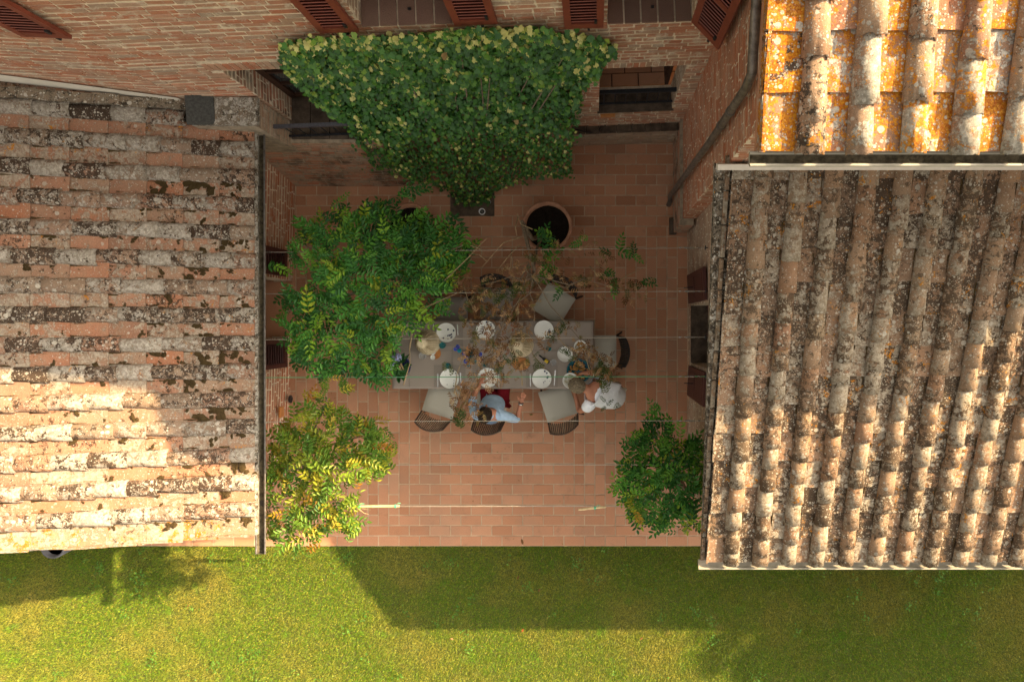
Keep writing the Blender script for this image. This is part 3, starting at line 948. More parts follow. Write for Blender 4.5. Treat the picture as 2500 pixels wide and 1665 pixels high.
def debris(roof, M, us, half, length, mat, dens=1.0, v_from=0.0):
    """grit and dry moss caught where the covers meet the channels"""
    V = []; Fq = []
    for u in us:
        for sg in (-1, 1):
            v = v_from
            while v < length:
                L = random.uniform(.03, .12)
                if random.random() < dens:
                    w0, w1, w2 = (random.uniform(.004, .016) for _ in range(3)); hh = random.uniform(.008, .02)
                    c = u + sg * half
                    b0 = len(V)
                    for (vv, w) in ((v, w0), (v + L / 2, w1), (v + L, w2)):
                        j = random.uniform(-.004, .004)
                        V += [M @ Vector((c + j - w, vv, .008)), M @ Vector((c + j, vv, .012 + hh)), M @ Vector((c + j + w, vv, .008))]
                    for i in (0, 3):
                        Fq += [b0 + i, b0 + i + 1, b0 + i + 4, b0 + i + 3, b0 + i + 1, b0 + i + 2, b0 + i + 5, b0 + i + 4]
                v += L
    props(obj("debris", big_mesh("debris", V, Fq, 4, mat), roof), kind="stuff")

# ================================================================== SINGLE-STOREY WING (left)
EX, EZ, SLP = P(623, 700, 2.05).x, 2.05, .26
lw = empty("single_storey_wing", (-6.5, 0, 0), "low brick wing with mossy grey and pink tiled roof, half in sun", "house wing")
X_LW = P(718, 700, 0).x
yS = P(620, 1318, 2.05).y + .10
mb = MB()
wl0 = Vector((X_LW + .03, 2.3, 0)); wl1 = Vector((X_LW - .10, yS + .18, 0))
# courtyard face: u runs from the back (north) to the front so that the normal points into the court (+X)
ULW = (wl1 - wl0).normalized(); 
ol = wl1; ul = (wl0 - wl1).normalized(); WL = (wl0 - wl1).length
def lsu(py): return (Vector((X_LW, P(700, py, .5).y, 0)) - ol).dot(ul)
ld = (lsu(826), lsu(680), .0, 1.95)
wall_face(mb, ol, ul, Z3, WL, 2.08, [ld], (-1, 0, 0), .28)
# south face
os_ = Vector((-9.5, yS + .18, 0))
mb.add([os_, Vector((wl1.x, os_.y, 0)), Vector((wl1.x, os_.y, EZ + SLP * (EX - wl1.x) - .14)), Vector((-9.5, os_.y, EZ + SLP * (EX + 9.5) - .14))], [(0, 1, 2, 3)])
lwall = obj("wall", mb.mesh("wall", M_MORTAR), lw)
brick_face(lwall, ol, ul, Z3, WL, 2.08, M_BRICK_R, [ld], depth=.009, course=.072)
brick_face(lwall, os_, (1, 0, 0), Z3, wl1.x + 9.5, 1.9, M_BRICK_R, depth=.009, course=.072)
mb = MB()
mb.box((X_LW - .9, (P(700, 826, .5).y + P(700, 680, .5).y) / 2, .012), (.88, .40, .01))
obj("doorway_floor", mb.mesh("doorway_floor", M_COTTO), lw)
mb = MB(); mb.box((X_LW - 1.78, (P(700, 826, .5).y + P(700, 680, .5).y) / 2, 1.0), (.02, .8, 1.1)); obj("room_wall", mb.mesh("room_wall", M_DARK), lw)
# shutters of that door lying open on the wall
for (y0, y1) in ((612, 676), (828, 896)):
    pa = Vector((X_LW + .03, P(690, y1, .36).y, .36)); pb = Vector((X_LW + .03, P(690, y0, .36).y, .36))
    shutter(lw, pa + Vector((.02, 0, 0)), (0, 1, 0), (pb - pa).length, 1.7, M_SHUTTER_D, n=22)
mb = MB(); c = P(718, 974, .12); mb.lathe([(0.0, 0), (.055, 0), (.055, .02), (.035, .025), (0, .012)], 16)
o = obj("vent", mb.mesh("vent", M_BLACK), lw, Matrix.Translation((X_LW - .0, c.y, .14)) @ Matrix.Rotation(math.pi / 2, 4, 'Y'))
mb = MB(); c0 = P(688, 1005, .4); mb.box((X_LW + .004, c0.y, .42), (.012, .075, .055)); obj("hatch", mb.mesh("hatch", M_WOODB), lw)
# roof
nL = Vector((SLP, 0, 1)).normalized()
ML = frame(Vector((EX, 0, EZ)), Vector((0, -1, 0)), Vector((-1, 0, SLP)).normalized(), nL)   # u runs south, v up-slope (west)
def uL(py): return -P(600, py, 2.07).y
yN = 2.53
Llen = 3.05 * math.sqrt(1 + SLP ** 2)
mb = MB()
u0, u1 = -yN, uL(1309)
mb.add([ML @ Vector((u0, -.02, -.03)), ML @ Vector((u1, -.02, -.03)), ML @ Vector((u1, 6, -.03)), ML @ Vector((u0, 6, -.03)),
        ML @ Vector((u0, -.02, -.12)), ML @ Vector((u1, -.02, -.12)), ML @ Vector((u1, 6, -.12)), ML @ Vector((u0, 6, -.12))],
       [(0, 3, 2, 1)[::-1], (4, 5, 6, 7)[::-1], (0, 1, 5, 4), (1, 2, 6, 5), (2, 3, 7, 6), (3, 0, 4, 7)])
lroof = obj("roof", mb.mesh("roof", M_MOSSMORTAR), lw)
rows = [301 + 67.2 * k for k in range(15)]
cov_u = [uL(y) for y in rows]
pitch = cov_u[1] - cov_u[0]
ch_u = [u + pitch / 2 for u in cov_u] + [cov_u[0] - pitch / 2]
covL = [cover_mesh(200 + k, .44, .093, .078, M_TILE_L) for k in range(8)]
chL = [chan_mesh(230 + k, .42, .27, M_TILE_LP) for k in range(6)]
def cutL(u, v): return not (u < uL(318) and v < .55)
tile_roof(lroof, ML, cov_u, [u for u in ch_u if u < cov_u[-1]], Llen, .355, .37, covL, chL, cut=cutL)
M_TILE_LV = tile_mat("lichen_tile_verge", TAN, ((.36, .32, .25), (.52, .46, .37)), .50, (.07, .05, .03), .60, .55, .4, .68)
tile_roof(lroof, ML, [], [cov_u[-1] + pitch / 2 + .012], Llen, .355, .37, covL, [chan_mesh(250 + k, .42, .29, M_TILE_LV) for k in range(5)], cut=cutL)
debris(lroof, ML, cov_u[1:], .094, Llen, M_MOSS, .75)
# mortar fillet and plaster strip against the house, slate and corner stones
mb = MB()
for k in range(12):
    v0 = .30 + k * .26
    mb.box((u0 + .05 + random.uniform(-.01, .01), v0 + .13, .06 + random.uniform(-.01, .02)), (.055, .13, .05), ML)
obj("ridge_mortar", mb.mesh("ridge_mortar", M_MOSSMORTAR), lroof)
mb = MB()
zq = lambda x: EZ + SLP * (EX - x)
stp = [(-7.6, .20, .36), (-6.4, .20, .34), (-5.4, .18, .27), (-4.62, .13, .20)]
vtx = []
for x, a, b in stp:
    yb = B1.y + (B1.x - x) * .045 - .022
    vtx += [(x, yb, zq(x) + a - .14), (x, yb, zq(x) + b)]
mb.add(vtx, [(0, 1, 3, 2)[::-1], (2, 3, 5, 4)[::-1], (4, 5, 7, 6)[::-1]])
obj("plaster_strip", mb.mesh("plaster_strip", M_PLASTER), lroof)
mb = MB()
a = P(505, 275, 2.27)
mb.box((0, 0, 0), (.145, .175, .012), Matrix.Translation((a.x, a.y, a.z + .13)) @ Euler((.10, .20, .05)).to_matrix().to_4x4())
obj("slate", mb.mesh("slate", M_SLATE), lroof)
mb = MB()
for (px, py, sx, sy, sz) in ((575, 262, .07, .07, .05), (612, 258, .06, .08, .06), (596, 290, .10, .035, .045), (545, 245, .05, .06, .05), (555, 290, .06, .04, .04), (632, 296, .05, .05, .05)):
    p = P(px, py, 2.16); mb.box((p.x, p.y, 2.16), (sx, sy, sz), None, .9)
obj("corner_stone", mb.mesh("corner_stone", M_MOSSMORTAR), lroof)
# moss cushions
def moss_mesh(seed):
    r = random.Random(seed); b = MB()
    n, m = 8, 3
    for q in range(r.choice((4, 6, 8, 10))):
        ox, oy, k0 = r.gauss(0, .75), r.gauss(0, .45), r.uniform(.25, .75)
        vs_ = []; fs_ = []
        for i in range(m):
            f = i / (m - 1); R = math.cos(f * math.pi / 2 * .9); z = math.sin(f * math.pi / 2)
            for j in range(n):
                a = 2 * math.pi * j / n; k = k0 * (1 + r.uniform(-.35, .35))
                vs_.append((ox + math.cos(a) * R * k, oy + math.sin(a) * R * k, z * k0 * (1 + r.uniform(-.3, .3))))
        for i in range(m - 1):
            for j in range(n): fs_.append((i * n + j, i * n + (j + 1) % n, (i + 1) * n + (j + 1) % n, (i + 1) * n + j))
        fs_.append(tuple((m - 1) * n + j for j in range(n)))
        b.add(vs_, fs_)
    return b.mesh("moss_clump", M_MOSS, True)
mossm = [moss_mesh(300 + k) for k in range(12)]
for k in range(210):
    row = random.choice(ch_u[2:15])
    v = abs(random.gauss(0, .9)) + .06
    if v > 2.6: continue
    R = random.choice((.010, .014, .02, .026, .034, .045)) * random.uniform(.8, 1.2) * (1.15 if v < 1.0 else .8)
    uu = row + random.choice((-.075, -.07, -.06, -.03, .05, .07)) * random.uniform(.8, 1)
    obj("moss_clump", random.choice(mossm), lroof, ML @ Matrix.Translation((uu, v, .025)) @ Euler((0, 0, random.uniform(0, 6))).to_matrix().to_4x4() @ Matrix.Diagonal((R * random.uniform(1, 1.4), R, R * .7, 1)))
# eave gutter
def gutter(parent, p0, p1, out, r, mat_in, mat_out, name="gutter"):
    p0, p1, out = Vector(p0), Vector(p1), Vector(out).normalized()
    n = 8; vs_ = []; fs_ = []
    for p in (p0, p1):
        for j in range(n + 1):
            a = math.pi * j / n
            vs_.append(p + out * (-math.cos(a) * r) + Z3 * (-math.sin(a) * r))
    for j in range(n): fs_.append((j, j + 1, n + 1 + j + 1, n + 1 + j))
    b = MB(); b.add(vs_, fs_); me = b.mesh(name, mat_in)
    g = obj(name, me, parent)
    b = MB()
    for s_ in (-1, 1):
        b.tube([p0 + out * r * s_, p1 + out * r * s_], .011, 6)
    vs2 = [v + (v - (p0 if i <= n else p1)).normalized() * .006 for i, v in enumerate(vs_)]
    b.add(vs2, [f[::-1] for f in fs_])
    b.add([p0 + out * (-math.cos(math.pi * j / n) * r) - Z3 * math.sin(math.pi * j / n) * r for j in range(n + 1)], [tuple(range(n + 1))])
    b.add([p1 + out * (-math.cos(math.pi * j / n) * r) - Z3 * math.sin(math.pi * j / n) * r for j in range(n + 1)], [tuple(range(n + 1))])
    obj("gutter_lip", b.mesh("gutter_lip", mat_out), g)
    return g
gx = P(632, 700, 1.98).x
g = gutter(lw, (gx + .012, P(0, 318, 1.98).y, 1.98), (gx + .02, P(0, 1352, 1.98).y, 1.98), (1, 0, 0), .052, M_GUT_IN, M_ZINC)
mb = MB(); mb.lathe([(0, 0), (.036, 0), (.036, .004), (0, .004)], 14); c = P(640, 1228, 1.94); obj("outlet", mb.mesh("outlet", M_BLACK), g, Matrix.Translation((gx + .02, c.y, 1.933)))

# ================================================================== LOW WING (right)
rw = empty("low_wing", (4, -.5, 0), "low brick wing with half-sunlit lichen-covered roof of long tile columns", "house wing")
X_RW = P(1681, 700, 0).x
EZR = 2.5
eR = P(1713, 1367, EZR); topz = 3.95
tR = P(1747, 402, topz)
slR = (tR - eR); 
vR = Vector((0, slR.y, topz - EZR)).normalized(); nR = Vector((1, 0, 0)).cross(vR)
MR = frame(Vector((0, eR.y, EZR)), Vector((1, 0, 0)), vR, nR)
LR = math.hypot(slR.y, topz - EZR)
XRE = 7.5
mb = MB()
wall_face(mb, Vector((X_RW, 1.6, 0)), (0, -1, 0), Z3, 1.6 - (eR.y + .25), 2.45, [(1.6 - P(1690, 745, .5).y, 1.6 - P(1690, 889, .5).y + .0, .28, 1.72) if False else (1.6 - P(1700, 745, .6).y, 1.6 - P(1700, 889, .6).y, .30, 1.75)], (1, 0, 0), .25)
wall_face(mb, Vector((X_RW, eR.y + .25, 0)), (1, 0, 0), Z3, XRE - X_RW, 2.45, [], (0, 1, 0), .2)
rwall = obj("wall", mb.mesh("wall", M_MORTAR), rw)
rhole = (1.6 - P(1700, 745, .6).y, 1.6 - P(1700, 889, .6).y, .30, 1.75)
brick_face(rwall, Vector((X_RW, 1.6, 0)), (0, -1, 0), Z3, 1.6 - (eR.y + .25), 2.43, M_BRICK_P, [rhole], [(rhole[0] - .05, rhole[1] + .05, 1.75, 1.9)], depth=.009, course=.066)
brick_face(rwall, Vector((X_RW, eR.y + .25, 0)), (1, 0, 0), Z3, XRE - X_RW, 2.43, M_BRICK_P, depth=.009, course=.066)
mb = MB(); ym = 1.6 - (rhole[0] + rhole[1]) / 2; hwid = (rhole[1] - rhole[0]) / 2
mb.box((X_RW + .12, ym, .31), (.13, hwid, .012)); ws = obj("window_sill", mb.mesh("window_sill", M_STONE_D), rw)
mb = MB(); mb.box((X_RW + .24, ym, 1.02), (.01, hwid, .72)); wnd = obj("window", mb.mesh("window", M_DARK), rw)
mb = MB()
for yy in (-hwid + .03, 0, hwid - .03): mb.box((X_RW + .222, ym + yy, 1.02), (.012, .03, .72))
obj("window_frame", mb.mesh("window_frame", M_SHUTTER_D), wnd)
# shutters of the low window, opened out from the wall
def leaf_plain(parent, a, b, h, mat):
    wd = (b - a); w = wd.length; wd.normalize()
    M = frame(a, wd, Z3, wd.cross(Z3))
    m2 = MB(); m2.box((w / 2, h / 2, 0), (w / 2, h / 2, .018), M)
    s_ = obj("shutter", m2.mesh("shutter", mat), parent)
    for sgn in (-1, 1):
        for zc in (.22, .68):
            m3 = MB(); m3.box((w / 2, h * (zc + .05), sgn * .019), (w / 2 - .06, h * .19, .004), M); obj("panel", m3.mesh("panel", mat), s_)
    m3 = MB(); m3.tube([M @ Vector((w * .5, .55, -.02)), M @ Vector((w * .5, .55, -.14))], .007, 5); obj("stay", m3.mesh("stay", M_IRON), s_)
xa = X_RW - .03
leaf_plain(rw, Vector((xa, P(1690, 741, .35).y, .32)), Vector((xa - .02, P(1690, 672, .35).y, .32)), 1.42, M_SHUTTER_D)
leaf_plain(rw, Vector((xa - .02, P(1690, 965, .35).y, .32)), Vector((xa, P(1690, 893, .35).y, .32)), 1.42, M_SHUTTER_D)
# roof deck
ue = eR.x
mb = MB()
mb.add([MR @ Vector(q) for q in ((ue, 0, -.02), (XRE, 0, -.02), (XRE, LR, -.02), (tR.x, LR, -.02), (ue, 0, -.10), (XRE, 0, -.10), (XRE, LR, -.10), (tR.x, LR, -.10))],
       [(0, 1, 2, 3), (7, 6, 5, 4), (4, 5, 1, 0), (5, 6, 2, 1), (6, 7, 3, 2), (7, 4, 0, 3)])
rroof = obj("roof", mb.mesh("roof", M_MOSSMORTAR), rw)
pR = 69.3 * (H - EZR) / F
cu0 = P(1783, 1367, EZR).x
cov_u = [cu0 + pR * k for k in range(13)]
ch_u = [cu0 - pR / 2 + pR * k for k in range(14)]
covR = [cover_mesh(400 + k, .36, .088, .076, M_TILE_R, 8, .68) for k in range(8)]
chR = [chan_mesh(430 + k, .36, .25, M_TILE_RC) for k in range(6)]
tile_roof(rroof, MR, cov_u, ch_u, LR - .02, .275, .318, covR, chR, cov_tilt=-.065)
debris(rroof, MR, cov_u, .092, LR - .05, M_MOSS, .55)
# verge tiles along the rake (edge bricks)
for k in range(14):
    v = k * .31
    mb = MB(); mb.box((ue + .006 + random.uniform(-.004, .004), v + .15, -.022), (.020, .147, .030), MR @ Matrix.Rotation(.0, 4, 'Z'))
    obj("verge_brick", mb.mesh("verge_brick", M_TILE_R), rroof)
mb = MB(); mb.box(((tR.x + XRE) / 2, LR - .01, .075), ((XRE - tR.x) / 2, .025, .045), MR); obj("flashing", mb.mesh("flashing", M_PLASTER), rroof)
gutter(rw, (ue - .03, eR.y - .055, EZR - .03), (XRE, eR.y - .055, EZR - .03), (0, -1, 0), .048, M_GUTLIP, M_GUTLIP)

# ================================================================== TALL WING (upper right)
tw = empty("tall_wing", (3.5, 2.5, 0), "tall brick wing with bright orange-lichened tile roof and grey downpipe", "house wing")
cT = P(1650, 533, 0)
XT, YT = cT.x, tR.y + .02
EZU = 5.8
eU = P(1852, 370, EZU); tU = P(1870, -60, EZU + .24)
yB = 2.80
mb = MB()
wall_face(mb, Vector((XT, yB, 0)), (0, -1, 0), Z3, yB - YT, 5.55, [], (1, 0, 0), .2)
wall_face(mb, Vector((XT, YT, 0)), (1, 0, 0), Z3, XRE - XT, 5.55, [], (0, 1, 0), .2)
twall = obj("wall", mb.mesh("wall", M_MORTAR), tw)
brick_face(twall, Vector((XT, yB, 0)), (0, -1, 0), Z3, yB - YT, 5.5, M_BRICK_R, depth=.010, course=.07, n_obj=0)
brick_face(twall, Vector((XT, YT, 0)), (1, 0, 0), Z3, XRE - XT, 5.5, M_BRICK_R, depth=.010, course=.07)
# stepped plinth at the foot
mb = MB(); mb.box((XT + .05, (YT + yB) / 2 - .03, .42), (.09, (yB - YT) / 2 + .06, .42)); plth = obj("plinth", mb.mesh("plinth", M_MORTAR_D), tw)
brick_face(plth, Vector((XT - .04, yB - .03, 0)), (0, -1, 0), Z3, yB - YT + .06, .84, M_BRICK_S, depth=.009, course=.07)
brick_face(plth, Vector((XT - .04, YT - .09, 0)), (1, 0, 0), Z3, .18, .84, M_BRICK_S, depth=.009, course=.07)
mb = MB(); mb.box((XT - .05, YT + .0, .05), (.05, .12, .05)); obj("foot_stone", mb.mesh("foot_stone", M_STONE_D), tw)
vU = Vector((0, tU.y - eU.y, .24)).normalized(); nU = Vector((1, 0, 0)).cross(vU)
MU = frame(Vector((0, eU.y, EZU)), Vector((1, 0, 0)), vU, nU)
LU = 5.2  # deck lengthened out of view to keep sun off the left roof
mb = MB()
mb.add([MU @ Vector(q) for q in ((eU.x, 0, -.02), (XRE, 0, -.02), (XRE, LU, -.02), (eU.x, LU, -.02), (eU.x, 0, -.12), (XRE, 0, -.12), (XRE, LU, -.12), (eU.x, LU, -.12))],
       [(0, 1, 2, 3), (7, 6, 5, 4), (4, 5, 1, 0), (5, 6, 2, 1), (6, 7, 3, 2), (7, 4, 0, 3)])
uroof = obj("roof", mb.mesh("roof", M_BRICK_R), tw)
pU = 124.0 * (H - EZU) / F
cu0 = P(1969, 370, EZU).x
covU = [cover_mesh(500 + k, .44, .087, .074, M_TILE_U, 12) for k in range(8)]
chU = [chan_mesh(530 + k, .42, .285, M_TILE_UC) for k in range(6)]
tile_roof(uroof, MU, [cu0 + pU * k for k in range(8)], [cu0 - pU / 2 + pU * k for k in range(9)], 1.7, .34, .345, covU, chU, cov_tilt=-.06)
for k in range(5):
    mb = MB(); mb.box((eU.x + .012, k * .345 + .16, .0), (.018, .165, .045), MU); obj("verge_tile", mb.mesh("verge_tile", M_TILE_UC), uroof)
gutter(tw, (P(1828, 380, EZU - .06).x, eU.y - .040, EZU - .03), (XRE, eU.y - .036, EZU - .03), (0, -1, 0), .038, M_GUT_IN, M_GUTLIP)
# downpipe
mb = MB()
pb = P(1632, 492, .06); 
xw = XT - .075
pts = [Vector((pb.x, pb.y - .05, .03)), Vector((pb.x + .02, pb.y, .10)), Vector((xw - .035, pb.y + .05, .22)), Vector((xw - .02, pb.y + .06, .5))]
def atx(px, py):      # point of the plane x = xw seen at a pixel
    d = xw * F / (px - VX); return P(px, py, H - d)
p1 = atx(1822, 214); p2 = atx(1836, 178)
pts += [atx(1735, 345), p1, p2]
p3 = Vector((xw, 2.66, p2.z + .25)); pts += [p3, Vector((xw, 2.68, 5.4))]
mb.tube(pts, .036, 10)
dp = obj("downpipe", mb.mesh("downpipe", M_COPPER, True), tw)
for f in (.35, .62):
    c = atx(1735, 345).lerp(p1, f); b2 = MB(); d_ = (p1 - atx(1735, 345)).normalized()
    b2.tube([c - d_ * .02, c + d_ * .02], .042, 10); obj("pipe_clamp", b2.mesh("pipe_clamp", M_ZINC), dp)
# ------------------------------------------------------------------ tree outside the frame that shades the lawn
def leaf_cloud(n, centres, rad, size, mat, name):
    c = np.array([centres[i] for i in RNG.integers(0, len(centres), n)])
    r = np.array(rad)[RNG.integers(0, len(rad), n)]
    d = RNG.normal(size=(n, 3)); d /= np.linalg.norm(d, axis=1)[:, None]
    p = c + d * (r * RNG.uniform(.3, 1, n) ** .5)[:, None]
    a = RNG.normal(size=(n, 3)); a /= np.linalg.norm(a, axis=1)[:, None]
    b = np.cross(a, RNG.normal(size=(n, 3))); b /= np.linalg.norm(b, axis=1)[:, None]
    s_ = size * RNG.uniform(.6, 1.3, n)[:, None]
    v = np.stack([p - a * s_, p + b * s_ * .5, p + a * s_, p - b * s_ * .5], 1).reshape(-1, 3)
    return big_mesh(name, v, np.arange(n * 4), 4, mat, np.repeat(RNG.uniform(0, 1, n), 4))
tree = empty("tree", (12.6, -1.5, LAWN_Z), "leafy garden tree beyond the low wing shading the lawn", "tree")
mb = MB(); mb.tube([(12.6, -1.5, LAWN_Z), (12.55, -1.5, 2), (12.65, -1.6, 4.2)], [.22, .17, .10], 8)
for k in range(6):
    a = k * 1.05; mb.tube([(12.6, -1.5, 2.8 + k * .15), (12.6 + math.cos(a) * .9, -1.4 + math.sin(a) * .9, 4.2 + .1 * k), (12.6 + math.cos(a) * 1.6, -1.4 + math.sin(a) * 1.6, 5 + .1 * k)], [.09, .06, .03], 6)
obj("trunk", mb.mesh("trunk", M_BARK), tree)
cc = [(12.6 + random.gauss(0, 1.1), -1.5 + random.gauss(0, .9), 5.2 + random.gauss(0, .7)) for _ in range(24)]
props(obj("crown", leaf_cloud(17000, cc, [.8, 1.0, .7], .11, M_TREE, "crown"), tree), kind="stuff")

# ================================================================== IVY
IVY_POLY = [(683,112),(720,104),(790,98),(870,94),(940,96),(1000,90),(1060,84),(1110,78),(1180,74),(1250,74),(1320,70),(1350,88),(1385,88),(1430,92),(1465,108),(1505,120),(1500,138),(1472,160),
            (1462,185),(1430,215),(1410,250),(1415,290),(1398,330),(1392,360),(1395,430),(1330,432),(1290,436),(1250,452),(1205,470),(1195,498),(1150,505),(1110,490),(1095,465),(1040,448),(1000,442),(950,418),
            (905,405),(885,365),(850,320),(800,275),(770,255),(735,215),(700,180),(690,150)]
ivy = empty("ivy", P(1160, 492, 0), "dense dark green ivy with pale leaves covering the brick facade", "ivy")
def ivy_thick(z): return .12 + .74 * max(0.0, min(1.0, 1 - z / 2.4)) ** 1.1
def ivy_pt(px, py, inset):
    """where the view ray meets the ivy's bulging front: heavier and deeper towards the ground"""
    lo, hi = 0.0, 6.0
    for _ in range(22):
        m = (lo + hi) / 2
        q = P(px, py, m)
        front = (A0.y + (q.x - A0.x) * UA.y / UA.x) - max(.02, ivy_thick(m) - inset)
        if q.y >= front: lo = m
        else: hi = m
    if lo < .06: lo = .05 + random.random() * .12
    return P(px, py, lo)
def ivy_leaf_base():
    pts = [(0, -.42), (.22, -.50), (.50, -.22), (.36, .05), (.42, .38), (.16, .30), (0, .62), (-.16, .30), (-.42, .38), (-.36, .05), (-.50, -.22), (-.22, -.50)]
    return np.array([(x, y, -.10 * abs(x) - .05 * y * y) for x, y in pts]), [(0, 1, 2, 3, 6), (3, 4, 5, 6), (0, 6, 9, 10, 11), (6, 7, 8, 9)]
LB, LF = ivy_leaf_base()
b = MB(); b.add([tuple(v) for v in LB], LF)
ivy_leaf_me = b.mesh("leaf", M_IVY)
def leaf_frame(n, up):
    n = n.normalized(); y = (up - n * up.dot(n)).normalized(); x = y.cross(n)
    m = Matrix.Identity(3); m.col[0] = x; m.col[1] = y; m.col[2] = n
    return m
tri_lb = [(0, 1, 2), (0, 2, 3), (0, 3, 6), (3, 4, 5), (3, 5, 6), (0, 6, 9), (0, 9, 10), (0, 10, 11), (6, 7, 9), (7, 8, 9)]
IV = []; IF = []; IR = []
cand = []
xs = [p[0] for p in IVY_POLY]; ys = [p[1] for p in IVY_POLY]
tries = 0
while len(cand) < 15500 and tries < 110000:
    tries += 1
    px = random.uniform(min(xs), max(xs)); py = random.uniform(min(ys), max(ys))
    sg_ = 13 if random.random() < .12 else 4
    jx, jy = random.gauss(0, sg_), random.gauss(0, sg_)
    if not in_poly(px + jx, py + jy, IVY_POLY): continue
    inset = 0 if len(cand) % 5 < 3 else random.uniform(.03, .10)
    inset += .05 * math.sin(px * .055 + 1.3 * math.sin(py * .031)) * math.sin(py * .06 + 2) + random.uniform(-.02, .03)
    cand.append((px, py, inset))
pale_c = [(random.uniform(740, 1420), random.uniform(110, 430), random.uniform(15, 45)) for _ in range(46)]
nobj = 0
for k, (px, py, inset) in enumerate(cand):
    p = ivy_pt(px, py, inset)
    sz = random.uniform(.036, .068) * (1.0 if p.z > 1.6 else .8)
    n = Vector((random.gauss(0, .45), -1 + random.gauss(0, .35), .75 + random.gauss(0, .45)))
    Mr = leaf_frame(n, Vector((random.gauss(0, .5), -.2, -1)))
    pale = any((px - a) ** 2 + (py - c) ** 2 < r * r for a, c, r in pale_c)
    q = random.random()
    rv = random.uniform(.85, .985) if (pale and q < .42) or q < .05 else (random.uniform(.66, .80) if (py < 125 and q < .5) or q < .14 else random.uniform(0, .70))  # upper leaves drawn brighter green: the top light is put into leaf colour
    if q > .985: rv = .995
    if .85 < rv < .99: sz *= random.uniform(.5, .85)
    if nobj < 300 and inset < .03 and py < 330 and k % 4 == 0:
        nobj += 1
        M4 = Mr.to_4x4(); M4.translation = p + Vector((0, -.02, .015))
        obj("leaf", ivy_leaf_me, ivy, M4 @ Matrix.Diagonal((sz * 1.15, sz * 1.15, sz, 1)))
        continue
    R = np.array(Mr)
    bi = len(IV) * 12
    IV.append((LB * sz) @ R.T + np.array(p))
    IF.append(np.array(tri_lb) + bi); IR += [rv] * 12
props(obj("foliage", big_mesh("foliage", np.concatenate(IV), np.concatenate(IF).ravel(), 3, M_IVY, IR), ivy), kind="stuff")
mb = MB()
for k in range(9):
    px = random.uniform(1110, 1190) ; x1 = random.uniform(720, 1440)
    a = P(random.uniform(1140, 1175), 490, 0.0); b_ = ivy_pt(1150 + (x1 - 1150) * .4, 390, .3); c = ivy_pt(x1, random.uniform(90, 200), .08)
    mb.tube([a, b_, (b_ + c) / 2 + Vector((random.uniform(-.1, .1), .02, 0)), c], [.018, .012, .009, .005], 5)
obj("stem", mb.mesh("stem", M_BARK), ivy)
mb = MB(); c0 = P(1100, 528, 0); c1 = P(1207, 470, 0)
mb.box(((c0.x + c1.x) / 2, (c0.y + c1.y) / 2, .004), ((c1.x - c0.x) / 2, (c1.y - c0.y) / 2, .008)); props(obj("planting_bed", mb.mesh("planting_bed", M_STONE_D)), "square dark soil bed at the foot of the ivy", "soil bed", kind="structure")

# ================================================================== WISTERIAS
def frond_mesh(seed, mat, n_pairs=5, L=.29, curl=.0, leafw=.44, ll=.100):
    r = random.Random(seed); b = MB()
    def leaflet(base, ang, s, pitch):
        M = Matrix.Translation(base) @ Euler((pitch, 0, ang), 'XYZ').to_matrix().to_4x4()
        w = s * leafw * .5
        cz = -curl * s
        pts = [(0, 0, 0), (w * .9, s * .33, .012 + cz * .3), (w * .7, s * .68, .008 + cz * .7), (0, s, -.006 + cz), (-w * .7, s * .68, .008 + cz * .7), (-w * .9, s * .33, .012 + cz * .3)]
        b.add([M @ Vector(p) for p in pts], [(0, 1, 2, 3), (0, 3, 4, 5)])
    for i in range(n_pairs):
        f = (i + .6) / (n_pairs + .3)
        y = L * f; z = -.22 * L * f * f
        s = ll * (1.1 - .35 * abs(f - .45)) * r.uniform(.85, 1.1)
        for sg in (-1, 1):
            leaflet(Vector((0, y + r.uniform(-.006, .006), z)), -sg * r.uniform(.85, 1.15), s, r.uniform(-.35, .15))
    leaflet(Vector((0, L * .97, -.21 * L)), r.uniform(-.1, .1), ll * .95, -.4)
    b.add([(-.002, 0, 0), (.002, 0, 0), (.001, L, -.22 * L), (-.001, L, -.22 * L)], [(0, 1, 2, 3)])
    return b.mesh("leaf", mat)
FR_G = [frond_mesh(600 + k, M_WIST, 4 + k % 2) for k in range(6)]
FR_Y = [frond_mesh(620 + k, M_WIST_Y, 4 + k % 2, .25, .1, .46, .082) for k in range(6)]
FR_D = [frond_mesh(640 + k, M_WIST_D, 3, .11, .9, .40, .044) for k in range(6)]
FR_O = [frond_mesh(660 + k, M_WIST_O, 5, .18, .2, .36, .055) for k in range(6)]

def frond_matrix(p, yaw, pitch, roll, s):
    return Matrix.Translation(p) @ Euler((pitch, roll, yaw), 'XYZ').to_matrix().to_4x4() @ Matrix.Diagonal((s, s, s, 1))

def join_fronds(name, items, parent, mats):
    V = []; T = []; R = []; ni = 0
    for me, M in items:
        co = np.array([v.co for v in me.vertices]); Mn = np.array(M)
        V.append(co @ Mn[:3, :3].T + Mn[:3, 3]); T += [[q + ni for q in p.vertices] for p in me.polygons]
        R += [random.random()] * len(co); ni += len(co)
    if not V: return
    m = big_mesh(name, np.concatenate(V), np.array(T).ravel(), 4, mats, R)
    props(obj(name, m, parent), kind="stuff")

